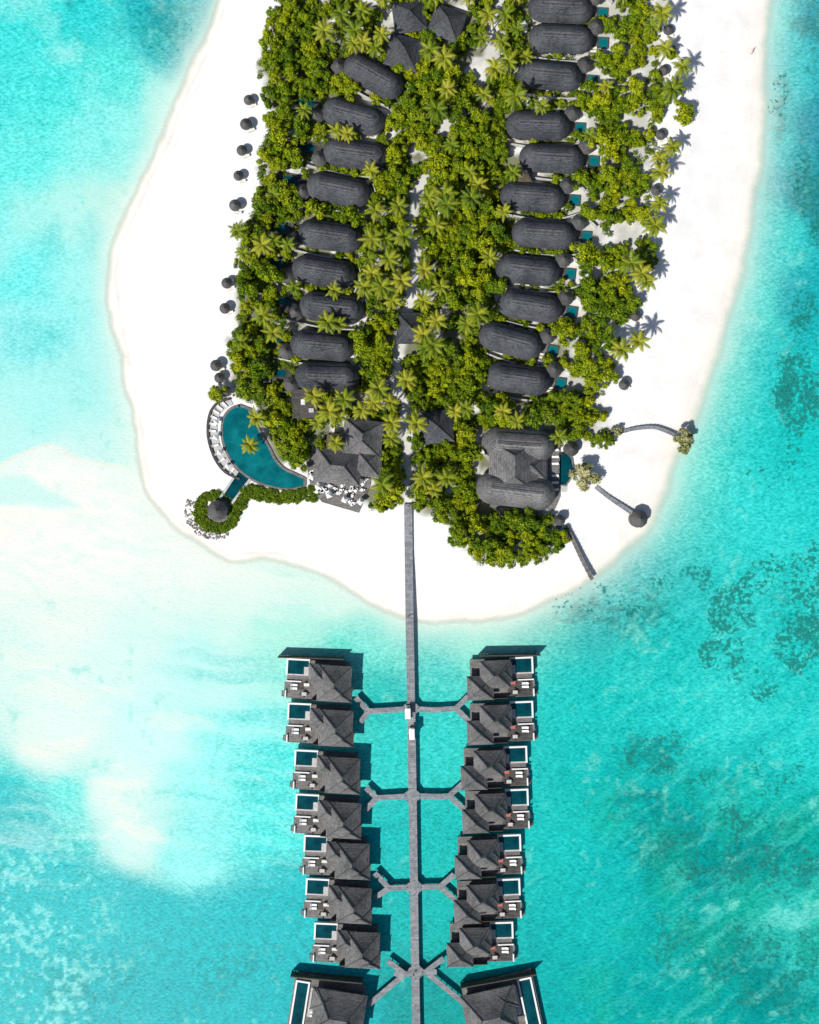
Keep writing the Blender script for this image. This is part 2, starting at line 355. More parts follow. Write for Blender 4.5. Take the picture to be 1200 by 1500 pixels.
# near shore shallows
rw=sstep(700,1000,PX)
wid=22+12*sstep(500,620,PX)*(1-sstep(760,860,PX))+6*rw
sh_c=np.exp(-np.clip(dsh,0,999)/wid)
col=blend(col,(238,243,229),np.clip(sh_c*1.1,0,1)*.92)
pale=np.clip((col[...,0]-.1)/.5,0,1)[...,None]
K=np.array([1/1.32,1/1.22,1/1.28])*(1-pale)+np.array([1/1.25,1/1.22,1/1.24])*pale
col=np.clip(col*K,0,1)
coral=blob([(1165,575,45,85,1),(1150,600,20,40,.9),(1185,470,25,70,.9),(1140,140,16,50,.6),(1185,290,28,80,.8),(1068,890,42,50,1,-20),(1130,840,60,35,.9,-20),(1190,880,25,110,1),(1060,960,45,30,1),(1110,1000,50,30,.8),(1170,950,40,45,.95),(1150,1130,60,50,.5),(1000,850,80,40,.6),(880,880,80,35,.6),(1150,690,60,40,.5),(965,1110,60,35,.75),(1040,1150,70,30,.6),(1050,1240,120,90,.72),(1150,1260,60,70,.8),(1120,1420,120,80,.72),(240,40,50,35,.4),(1060,1400,120,50,.6)],1.7)
alpha=sstep(0,1,np.clip((dsh+3)/(14+10*rw),0,1))
wm=grid('water',0*X); attrc(wm,'Col',col); attr(wm,'coral',coral); attr(wm,'alpha',alpha); 
attr(wm,'deep',1-np.clip(col[...,0]*2.6,0,1))
m,nt,b=newmat('lagoon_water'); v=objcoord(nt)
ac=N(nt,'ShaderNodeAttribute',attribute_name='Col'); acr=N(nt,'ShaderNodeAttribute',attribute_name='coral'); aa=N(nt,'ShaderNodeAttribute',attribute_name='alpha'); ad=N(nt,'ShaderNodeAttribute',attribute_name='deep')
mp=N(nt,'ShaderNodeMapping'); mp.inputs['Rotation'].default_value=(0,0,math.radians(-35)); mp.inputs['Scale'].default_value=(.55,1,1); nt.links.new(v,mp.inputs[0])
nA=noise(nt,v,.32,5,.62); nB=noise(nt,mp.outputs[0],1.4,5,.78); nC=noise(nt,v,.13,4,.6)
var=math_(nt,'ADD',math_(nt,'MULTIPLY',math_(nt,'SUBTRACT',nB,.5),2.3),math_(nt,'MULTIPLY',math_(nt,'SUBTRACT',nA,.5),.7))
var=math_(nt,'MULTIPLY',var,math_(nt,'ADD',math_(nt,'MULTIPLY',ad.outputs['Fac'],.86),.14))
gain=math_(nt,'MAXIMUM',math_(nt,'ADD',var,1.0),0.1)
g3=N(nt,'ShaderNodeCombineXYZ'); gr=math_(nt,'MAXIMUM',math_(nt,'ADD',math_(nt,'MULTIPLY',var,math_(nt,'ADD',math_(nt,'MULTIPLY',ad.outputs['Fac'],2.2),1.0)),1.0),0.0)
nt.links.new(gr,g3.inputs[0]); nt.links.new(gain,g3.inputs[1]); nt.links.new(gain,g3.inputs[2])
c1=mixc(nt,1.0,ac.outputs['Color'],g3.outputs[0],'MULTIPLY')
# coral heads: sharp small clumps
nD=noise(nt,v,.85,4,.66)
t=math_(nt,'ADD',math_(nt,'MULTIPLY',acr.outputs['Fac'],.27),math_(nt,'MULTIPLY',math_(nt,'SUBTRACT',nC,.5),.75))
k=math_(nt,'SUBTRACT',math_(nt,'ADD',nD,t),.74)
k=math_(nt,'MULTIPLY',k,30,clamp=True)
k=math_(nt,'MULTIPLY',k,math_(nt,'MULTIPLY',acr.outputs['Fac'],3,clamp=True))
cc=ramp(nt,noise(nt,v,1.7,4,.75),[(.36,(.001,.085,.085)),(.66,(.025,.27,.215))])
c2=mixc(nt,math_(nt,'MULTIPLY',k,.86),c1,cc)
nt.links.new(c2,b.inputs['Base Color']); b.inputs['Roughness'].default_value=.25; b.inputs['Specular IOR Level'].default_value=.1
bump(nt,b,nB,.5,.3)
tr=N(nt,'ShaderNodeBsdfTransparent'); mx=N(nt,'ShaderNodeMixShader'); nt.links.new(aa.outputs['Fac'],mx.inputs[0]); nt.links.new(tr.outputs[0],mx.inputs[1]); nt.links.new(b.outputs[0],mx.inputs[2]); nt.links.new(mx.outputs[0],nt.nodes['Material Output'].inputs[0])
wm.materials.append(m); link('water',wm)
# sand terrain
Z=np.where(dsh<0,np.minimum(1.2,-dsh*S*.06),np.maximum(-3.5,-.02-dsh*S*.05))
Z=Z+np.where(dsh<-20,(fbm(PX,PY,30,3,2)-.5)*.10,0)
VEG=smooth_poly([(420,-150),(405,0),(393,40),(381,90),(385,140),(398,180),(384,215),(382,245),(374,275),(370,310),(350,335),(348,370),(345,400),(350,470),(338,500),(338,560),(360,590),(372,630),(385,665),(410,690),(450,705),(480,735),(540,745),(590,740),(610,745),(650,765),(670,790),(700,822),(740,828),(790,822),(830,800),(836,780),(812,750),(812,650),(880,655),(890,600),(880,540),(890,480),(925,455),(930,380),(950,300),(960,220),(970,130),(965,60),(965,-150)],2)
veg=sdf(VEG,PX,PY)
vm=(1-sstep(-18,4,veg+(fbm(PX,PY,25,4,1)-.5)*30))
pathl=smooth_poly([(597,745),(596,680),(594,600),(578,548),(592,480),(603,430),(608,370),(603,310),(625,250),(645,200),(680,150),(712,100),(728,40),(735,-20)],4,False)
def dline(pl,X_,Y_):
    D=np.full(X_.shape,1e18); P=np.array(pl)
    for i in range(len(P)-1):
        a=P[i];e=P[i+1]-a; wx_=X_-a[0];wy_=Y_-a[1];t_=np.clip((wx_*e[0]+wy_*e[1])/(e@e),0,1); D=np.minimum(D,(wx_-e[0]*t_)**2+(wy_-e[1]*t_)**2)
    return np.sqrt(D)
dp=dline(pathl,PX,PY)
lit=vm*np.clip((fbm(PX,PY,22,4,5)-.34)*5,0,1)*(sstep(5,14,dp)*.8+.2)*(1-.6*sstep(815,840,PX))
sc=np.zeros(X.shape+(3,))+np.array([.80,.79,.775])
def blendl(c0,c,a): return c0*(1-a[...,None])+np.array(c)*a[...,None]
edge=np.exp(-np.clip(-dsh,0,999)/(9+14*rw+14*sstep(480,600,PX)))
sc=blendl(sc,(.80,.735,.64),edge*.7)
d3=d0+(fbm(PX,PY,22,4,3)-.5)*9
lw=1-.8*sstep(380,520,PX)
line=np.exp(-((d3+7)/1.9)**2)*(.45+.55*fbm(PX,PY,30,3,4))*lw
sc=blendl(sc,(.58,.46,.36),line*.42); line2=np.exp(-((d3+17)/1.4)**2)*np.clip((fbm(PX,PY,60,3,6)-.45)*5,0,1)*lw; sc=blendl(sc,(.62,.50,.40),line2*.25)
sc=np.where((d0>4)[...,None],blendl(sc,(.80,.78,.68),sstep(3,12,d0)),sc)
# path and clearings: compacted greyer sand
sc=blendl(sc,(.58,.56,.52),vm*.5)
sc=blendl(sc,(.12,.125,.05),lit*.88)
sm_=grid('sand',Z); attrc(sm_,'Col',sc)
m,nt,b=newmat('coral_sand'); v=objcoord(nt)
ac=N(nt,'ShaderNodeAttribute',attribute_name='Col')
f=math_(nt,'ADD',math_(nt,'MULTIPLY',noise(nt,v,.15,5,.6),.5),math_(nt,'MULTIPLY',noise(nt,v,2.2,5,.75),.5))
nt.links.new(mixc(nt,1.0,ac.outputs['Color'],ramp(nt,f,[(.32,(.86,.85,.84)),(.6,(1.04,1.04,1.04))]),'MULTIPLY'),b.inputs['Base Color'])
b.inputs['Roughness'].default_value=.95; b.inputs['Specular IOR Level'].default_value=.1
bump(nt,b,noise(nt,v,1.6,4,.7),.35,.12)
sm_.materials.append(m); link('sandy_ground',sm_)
# ------------------------------------------------------------------ avoid list
AV=[]
def avoid(x,y,hw,hh,a=0): AV.append((x,y,hw,hh,math.cos(math.radians(a)),math.sin(math.radians(a))))
def blocked(x,y,m=0):
    for (cx,cy,hw,hh,ca,sa) in AV:
        dx=x-cx
        if abs(dx)>90+m: continue
        dy=-(y-cy); u=dx*ca+dy*sa; v=-dx*sa+dy*ca
        if abs(u)<hw+m and abs(v)<hh+m: return True
    return False
# ------------------------------------------------------------------ beach villas
def stadium_poly(L,Wd,n=8):
    a=(L-Wd)/2; r=Wd/2
    return [(a+r*math.cos(-math.pi/2+math.pi*i/n),r*math.sin(-math.pi/2+math.pi*i/n)) for i in range(n+1)]+[(-a+r*math.cos(math.pi/2+math.pi*i/n),r*math.sin(math.pi/2+math.pi*i/n)) for i in range(n+1)]
def wallpath(mb,pts,w,z0,z1,k):
    pts=[Vector((*p,0)) for p in pts]; L=[];R=[]
    for i,p in enumerate(pts):
        d=(pts[min(i+1,len(pts)-1)]-pts[max(i-1,0)]).normalized(); n=Vector((-d.y,d.x,0))
        L.append(p+n*w/2); R.append(p-n*w/2)
    n=len(pts)
    vs=[];fs=[]
    for i in range(n): vs+= [(L[i].x,L[i].y,z0),(R[i].x,R[i].y,z0),(L[i].x,L[i].y,z1),(R[i].x,R[i].y,z1)]
    for i in range(n-1):
        a=4*i;b_=a+4; fs+=[(a+2,a+3,b_+3,b_+2),(a,a+2,b_+2,b_),(a+1,b_+1,b_+3,a+3)]
    fs+=[(0,1,3,2),(4*n-4,4*n-2,4*n-1,4*n-3)]
    mb.add(vs,fs,k)
def lounger(mb,x,y,z,rz=0,k='fabric'):
    T=Matrix.Translation((x,y,z))@Matrix.Rotation(rz,4,'Z')
    mb.box(-.95,.45,-.35,.35,.22,.30,'wood',T); mb.box(-.93,.43,-.32,.32,.302,.40,k,T)
    T2=T@Matrix.Translation((.45,0,.3))@Matrix.Rotation(-.6,4,'Y'); mb.box(0,.7,-.33,.33,-.03,.09,k,T2)
    for a in (-.85,.35):
        for c in (-.3,.26): mb.box(a,a+.05,c,c+.05,0,.22,'wood',T)
def villa_parts(side,th):
    L,Wd=18.8,8.4
    r=MB(); r.stadium(L,Wd,3.0,6.0,th); roof=r.mesh('villa_roof')
    w=MB(); w.prism(stadium_poly(L-1.8,Wd-1.8),-.3,2.95,'wall')
    for sx in (-4,-1.4,1.4,4):
        for sy in (-1,1): 
            y=sy*(Wd/2-.9); w.box(sx-.9,sx+.9,min(y,y+sy*.04),max(y,y+sy*.04),.4,2.4,'glass'); w.box(sx-1.0,sx-.9,min(y,y+sy*.07),max(y,y+sy*.07),.3,2.5,'wood')
    walls=w.mesh('villa_walls')
    g=MB(); p=MB(); bth=MB(); fu=MB()
    if side=='R':
        bx,by=9.9,4.1
        pool=(11.4,14.0,-.4,2.2); dk=(8.5,11.0,-2.8,2.6)
        gw=smooth_poly([(-8,-4.8),(0,-5.6),(8,-5.2),(13,-3.6),(16,-2.4)],4,False)
        gw2=smooth_poly([(11,6.0),(13.5,5.0),(15.2,3.6)],4,False)
    else:
        bx,by=-10.2,-2.5
        pool=(-17.5,-12.4,-.2,2.0); dk=(-19,-9.0,-2.6,3.0)
        gw=smooth_poly([(8,-5.0),(0,-5.7),(-8,-5.2),(-14,-4.4)],4,False)
        gw2=smooth_poly([(9,4.0),(10.5,1.0),(9.5,-4.0)],4,False)
    bth.cyl(bx,by,1.6,-.3,2.7,'wall',14); bth.cone(bx,by,2.35,2.6,4.7,'thatch_c')
    x0,x1,y0,y1=dk; px0,px1,py0,py1=pool
    p.box(x0,x1,y0,y1,-.3,.22,'deck_d' if side=='L' else 'deck')
    q=.3
    for bb in ((px0-q,px1+q,py0-q,py0),(px0-q,px1+q,py1,py1+q),(px0-q,px0,py0,py1),(px1,px1+q,py0,py1)): p.box(*bb,-.3,.38,'deck_d')
    p.box(px0,px1,py0,py1,-.3,.27,'pool_m' if side=='R' else 'pool_d')
    wallpath(g,gw,.35,-.3,1.5,'stone'); wallpath(g,gw2,.35,-.3,1.5,'stone')
    lounger(fu,x0+1.3,y0+.9,.22,0); lounger(fu,x0+1.3,y0+1.8,.22,0)
    return [('roof',roof),('walls',walls),('bath_house',bth.mesh('bath_house')),('plunge_pool',p.mesh('plunge_pool')),('garden_wall',g.mesh('garden_wall')),('sun_loungers',fu.mesh('villa_loungers'))]
VL=villa_parts('L','thatch'); VR=villa_parts('R','thatch')
left=[(547,109,-30),(518,168,-16),(521,224,-8),(496,276,-11),(483,344,-8),(474,397,-9),(486,450,-7),(472,505,-5),(479,551,-2)]
right=[(822,10,-3),(823,54,-3),(806,108,-5),(789,182,-2),(809,230,-3),(781,287,-4),(798,341,-4),(774,394,-6),(777,447,-9),(749,498,-15),(760,554,-8)]
for i,(x,y,a) in enumerate(left):
    wx_,wy_=W(x,y,5.2); group('beach_villa',VL,(wx_,wy_,1.2),math.radians(a)); avoid(x,y,47,21,a); ca,sa=math.cos(math.radians(a)),math.sin(math.radians(a)); avoid(x-52*ca,y+12+52*sa,10,8,a)
    if i>0: avoid(x-66*ca,y+66*sa,14,7,a)
for x,y,a in right:
    wx_,wy_=W(x,y,5.2); group('beach_villa',VR,(wx_,wy_,1.2),math.radians(a)); avoid(x,y,47,21,a); ca,sa=math.cos(math.radians(a)),math.sin(math.radians(a))
    avoid(x+62*ca,y-5-62*sa,16,14,a); avoid(x+80,y+8,18,6,a)
# ------------------------------------------------------------------ pavilions
def pavilion_parts(w,d,th,ze=3,zp=6.2):
    r=MB(); r.hip(0,0,w,d,ze,zp,th); r.cyl(0,0,.35,zp-.3,zp+.4,'thatch_ridge',8,.1)
    b=MB(); b.box(-w/2+.9,w/2-.9,-d/2+.9,d/2-.9,-.3,ze-.1,'wall')
    for s in (-1,1):
        b.box(-.8,.8,min(s*(d/2-.9),s*(d/2-.86)),max(s*(d/2-.9),s*(d/2-.86)),0,2.2,'wood')
        for q in (-w*.28,w*.28): b.box(q-.6,q+.6,min(s*(d/2-.9),s*(d/2-.86)),max(s*(d/2-.9),s*(d/2-.86)),.8,2.1,'glass')
    return [('roof',r.mesh('pavilion_roof')),('walls',b.mesh('pavilion_walls'))]
for x,y,w,d,a,th in [(600,22,9.5,9,8,'thatch'),(655,32,9.5,9,-20,'thatch'),(592,75,10,9.5,-15,'thatch'),(640,625,9.5,9.5,5,'thatch'),(600,480,7.5,9,0,'thatch'),(770,255,4,4,0,'thatch_old')]:
    wx_,wy_=W(x,y,5); group('thatched_pavilion',pavilion_parts(w,d,th),(wx_,wy_,1.2),math.radians(a)); avoid(x,y,w*2.2,d*2.2,a)
sb=MB(); sb.box(-3.4,3.4,-3.8,3.8,-.3,3,'wall'); sb.box(-3.7,3.7,-4.1,4.1,3.0,3.25,'deck_d'); sb.box(-1,.2,-.3,1.2,3.25,3.7,'white'); sb.box(1.2,2.6,-2.6,-1.4,3.25,3.6,'stone')
group('service_building',[('structure',sb.mesh('service_building'))],(*W(447,592,3.2),1.2),0.03); avoid(447,592,20,22)
# large south-east pavilion (spa)
L1=MB(); L1.stadium(21,9.4,3.6,7.0,'thatch_b'); L2=MB(); L2.stadium(23,9.4,3.6,7.2,'thatch_b')
def xf(me,dx,dy,a):
    me.transform(Matrix.Translation((dx,dy,0))@Matrix.Rotation(math.radians(a),4,'Z')); return me
m1=xf(L1.mesh('n_roof'),.5,6.9,-4); m2=xf(L2.mesh('s_roof'),-.2,-6.4,-7)
c=MB(); c.hip(-1.0,.3,14,15.5,4.6,8.4,'thatch_b',6,'y'); c.hip(4.5,.2,8,7,3.8,6.4,'thatch_b')
wl=MB(); wl.box(-9,9,4.0,9.6,-.3,3.5,'wall'); wl.box(-10,9.5,-9,-3.8,-.3,3.5,'wall'); wl.box(-6,5,-3.8,4.0,-.3,4.4,'wall')
for q in (-6,-3,0,3,6): wl.box(q-.8,q+.8,9.6,9.65,.3,2.6,'glass'); wl.box(q-.8,q+.8,-9.05,-9,.3,2.6,'glass')
dk=MB(); dk.prism([(9.6,10),(13.2,9),(13.4,2),(13.2,-8.2),(11.5,-12),(-8,-11),(-8,-9.3),(9.6,-9.5)],-.3,.25,'deck')
for i in range(4): dk.box(13.4+i*.01,15.2,-5.2-i*.5,-4.7-i*.5,-.3,.2-.05*i,'stone')
for yy in (5.5,3.5,1.5,-2,-4,-6): lounger(dk,11.6,yy,.25,0,'canvas')
group('spa_pavilion',[('north_roof',m1),('south_roof',m2),('central_roof',c.mesh('c_roof')),('walls',wl.mesh('spa_walls')),('terrace',dk.mesh('spa_terrace'))],(*W(757,686,5.5),1.2),0); avoid(757,688,60,62)
def pool_obj(name,outline,rim,k,rimk='stone',h=.35):
    mb=MB(); P=PP(outline); mb.prism(P,.9,1.2+h-.1,k)
    cl=P+[P[0],P[1]]; r=MB(); wallpath(r,cl,rim,.9,1.2+h,rimk)
    group(name,[('water_surface',mb.mesh(name+'_w')),('coping',r.mesh(name+'_c'))],(0,0,0))
pool_obj('spa_pool',[(819,664),(832,664),(838,672),(840,685),(837,700),(829,711),(818,711),(818,688)],.5,'pool_d','deck'); avoid(828,688,20,28)
# ------------------------------------------------------------------ restaurant
r=MB(); r.hip(1.0,8.0,11.5,10.5,3.8,7.2,'thatch_b',2,'y'); r.hip(-5.2,-.8,13.5,10,3.6,7.4,'thatch_b',4,'x'); r.hip(3.0,1.2,8.5,8,3.4,6.0,'thatch_b'); r.hip(-6,5.6,6.5,6,3.3,5.4,'thatch_old')
w=MB(); w.box(-3.6,5.6,3.6,12,-.3,3.7,'wall'); w.box(-10.5,.5,-4.6,3.0,-.3,3.5,'wall'); w.box(.5,5.8,-1,3.6,-.3,3.3,'wall')
for q in (-9,-6.5,-4,-1.5): w.box(q-.8,q+.8,-4.66,-4.6,.1,2.6,'glass')
t=MB(); t.prism([(-16,3.5),(-12.6,-8),(-9,-11.5),(2.0,-13.5),(4.5,-5),(4.5,0),(-10,3)],-.4,.3,'deck')
fur=MB()
for i in range(34):
    for _ in range(60):
        x=random.uniform(-13.5,3); y=random.uniform(-12.2,-2)
        if not(-10.8<x<2 and y>-6.2) and y>-9.2-(x+10)*.3+ (3 if x<-11 else 0): break
    a=random.uniform(0,1.5); T=Matrix.Translation((x,y,.3))@Matrix.Rotation(a,4,'Z')
    fur.box(-.42,.42,-.42,.42,.70,.76,'canvas',T); fur.box(-.05,.05,-.05,.05,0,.7,'wood',T)
    for sx in (-.75,.75):
        fur.box(sx-.2,sx+.2,-.2,.2,.40,.46,'canvas',T); fur.box(sx-.2 if sx<0 else sx+.15,sx-.15 if sx<0 else sx+.2,-.2,.2,.46,.85,'canvas',T)
        for c_ in (-.17,.13): fur.box(sx-.16,sx+.12,c_,c_+.04,0,.4,'wood',T)
group('restaurant',[('roofs',r.mesh('restaurant_roofs')),('walls',w.mesh('restaurant_walls')),('terrace',t.mesh('restaurant_terrace')),('tables_and_chairs',fur.mesh('rest_furn'))],(*W(522,682,4.5),1.2),math.radians(-6)); avoid(527,640,30,28); avoid(500,700,52,40)
def parasol_parts(r,k,zt=2.9,panel=4):
    p=MB(); 
    R=[[(rr*math.cos(2*math.pi*i/panel+.5),rr*math.sin(2*math.pi*i/panel+.5),z) for i in range(panel)] for rr,z in ((r,zt-.75),(r*.55,zt-.35),(.05,zt))]
    p.rings(R,k,False); p.cyl(0,0,.04,0,zt+.15,'wood',8); p.cyl(0,0,.3,0,.12,'stone',10); return [('canopy',p.mesh('parasol'))]
WP=parasol_parts(1.15,'canvas')
for x,y in [(457,698),(466,713),(482,725),(505,732),(528,735)]:
    group('white_parasol',WP,(*W(x,y,3.8),1.45),random.uniform(0,1.5))
# ------------------------------------------------------------------ curved pool
outer=smooth_poly([(352,594),(338,599),(328,612),(325,632),(328,652),(337,672),(352,690),(374,705),(400,714),(426,717),(447,712)],4,False)
inner=smooth_poly([(447,701),(432,694),(417,687),(404,674),(395,656),(384,637),(375,619),(368,600)],4,False)
pool_obj('curved_swimming_pool',outer+inner,.7,'pool','deck')
o2=smooth_poly([(338,584),(320,590),(309,604),(305,625),(307,648),(316,673),(331,692),(352,702)],4,False)
i2=smooth_poly([(355,695),(340,682),(328,663),(321,645),(319,625),(322,609),(332,598),(342,593)],4,False)
d_=MB(); d_.prism(PP(o2+i2),.9,1.36,'stone'); rim=MB(); wallpath(rim,PP(o2),.7,.9,1.9,'deck_d')
lo=MB()
for i in range(3,len(o2)-3,2):
    x,y=o2[i]; cx,cy=375,640; a=math.atan2(-(cy-y),cx-x); x+=math.cos(a)*7.5; y-=math.sin(a)*7.5
    wx_,wy_=W(x,y,1.5); lounger(lo,wx_,wy_,1.36,a+math.pi,'canvas')
group('pool_deck',[('paving',d_.mesh('pd1')),('parapet',rim.mesh('pd2')),('sun_loungers',lo.mesh('pd3'))],(0,0,0))
for x,y in [(316,618),(315,640),(321,662),(333,682)]: group('white_parasol',WP,(*W(x,y,3.8),1.36),random.uniform(0,1.5),.8)
for p in outer+inner: avoid(p[0],p[1],9,9)
avoid(350,650,30,50); avoid(415,703,35,14)
ch=MB()
P=PP([(349,690),(366,702),(338,738),(324,730)]); ch.prism(P,.5,1.5,'pool_d')
wallpath(ch,PP([(349,690),(323,730)]),.7,.5,1.75,'stone'); wallpath(ch,PP([(367,702),(339,739)]),.7,.5,1.75,'stone')
group('water_channel',[('channel',ch.mesh('channel'))],(0,0,0)); avoid(345,715,14,24,60)
def hut(x,y,r,name='round_thatched_hut',th='thatch_c',z=None,h=4.6,deckr=None):
    z=gz(x,y) if z is None else z
    g=MB(); g.cone(0,0,r,2.3,h,th,24); 
    for i in range(6): g.cyl((r-.5)*math.cos(i*1.047),(r-.5)*math.sin(i*1.047),.09,0,2.35,'wood',8)
    b=MB(); b.cyl(0,0,(deckr or r*.95),-.8,.25,'deck',24); b.cyl(0,0,r*.4,.25,.7,'fabric',16)
    group(name,[('thatched_roof',g.mesh('hut')),('platform',b.mesh('hutp'))],(*W(x,y,z+3.2),z)); avoid(x,y,r*5,r*5)
hut(318,748,2.9,deckr=3.4,z=1.2); hut(937,760,2.6,z=.6); hut(838,657,2.2,z=1.2); hut(821,762,1.6,z=1.2)
def tparasol(r):
    g=MB(); g.cone(0,0,r,2.05,3.2,'thatch_c',18); g.cyl(0,0,.08,-.5,2.9,'wood',8)
    l=MB(); lounger(l,.9,-1.2,.02,.2); lounger(l,.9,1.1,.02,-.1); return [('thatched_canopy',g.mesh('tp')),('sun_loungers',l.mesh('tpl'))]
TP=tparasol(1.6)
pars=[(364,145),(360,181),(354,219),(349,256),(344,300),(332,414),(329,451),(316,535),(321,553),(331,573),(980,42),(974,101),(969,196),(955,330),(932,462),(915,563),(962,278)]
for x,y in pars:
    z=gz(x,y); group('thatched_beach_parasol',TP,(*W(x,y,z+2.6),z),random.uniform(-.3,.3),random.uniform(.92,1.08)); avoid(x,y,9,9)
# ------------------------------------------------------------------ boardwalks east
def boardwalk(name,pts,w,z,k='jetty',rail=.55,piles=True,h=None,sp=2.0):
    P=PP(smooth_poly(pts,4,False),h or z); mb=MB(); wallpath(mb,P,w,z-.25,z,k); r=MB()
    for i in range(len(P)-1):
        a=Vector(P[i]);b_=Vector(P[i+1]);L=(b_-a).length;d=(b_-a)/L;n=Vector((-d.y,d.x))
        kk=int(L/sp)+1
        for j in range(kk):
            c_=a+d*(L*j/kk)
            for s in (-1,1):
                q=c_+n*s*(w/2-.12)
                if piles: r.cyl(q.x,q.y,.09,-3,z-.25,'wood',6)
                if rail: r.box(q.x-.035,q.x+.035,q.y-.035,q.y+.035,z,z+rail,'wood')
    return group(name,[('deck_planks',mb.mesh('bw')),('posts',r.mesh('bwp'))],(0,0,0))
boardwalk('curved_boardwalk',[(885,632),(903,634),(930,628),(957,626),(975,631),(990,638)],1.0,1.5)
boardwalk('hut_boardwalk',[(873,713),(893,729),(915,744),(930,754)],1.2,1.3)
boardwalk('beach_boardwalk',[(832,776),(842,796),(853,820),(868,849)],1.1,1.9,'deck')
# ------------------------------------------------------------------ main jetty
JZ=1.9
boardwalk('long_jetty',[(598,738),(600,900),(602.5,1040),(605,1200),(608,1400),(611,1560)],2.35,JZ,'jetty',.3,True,None,3.0)
nodes=[(602,1038,[[(602,1038),(575,1040),(540,1042)],[(540,1042),(521,1022)],[(540,1042),(528,1058)],[(602,1038),(635,1040),(668,1038)],[(668,1038),(686,1020)],[(668,1038),(692,1062)]]),
(604,1166,[[(604,1166),(570,1168),(552,1169)],[(552,1169),(536,1154)],[(552,1169),(536,1186)],[(604,1166),(640,1167),(658,1166)],[(658,1166),(678,1148)],[(658,1166),(682,1188)]]),
(607,1300,[[(607,1300),(570,1301)],[(570,1301),(549,1279)],[(570,1301),(548,1316)],[(607,1300),(645,1299)],[(645,1299),(665,1281)],[(645,1299),(668,1320)]]),
(609,1424,[[(609,1424),(590,1428),(578,1426)],[(609,1424),(626,1424),(640,1424)],[(592,1426),(568,1408)],[(592,1428),(540,1472)],[(626,1422),(650,1404)],[(626,1426),(680,1470)]])]
k=0
for x,y,segs in nodes:
    for sg in segs:
        k+=1; boardwalk('jetty_branch',sg,1.55,JZ-.012*(1+k%7),'jetty',0,True,JZ,3.0)
    mb=MB(); mb.cyl(0,0,2.3,JZ-.3,JZ+.01,'jetty',8)
    for i in range(8): mb.cyl(2.0*math.cos(i*.785+.39),2.0*math.sin(i*.785+.39),.10,-3,JZ+.3,'wood',6)
    group('jetty_platform',[('planks',mb.mesh('jpl'))],(*W(x,y,JZ),0),math.radians(22.5))
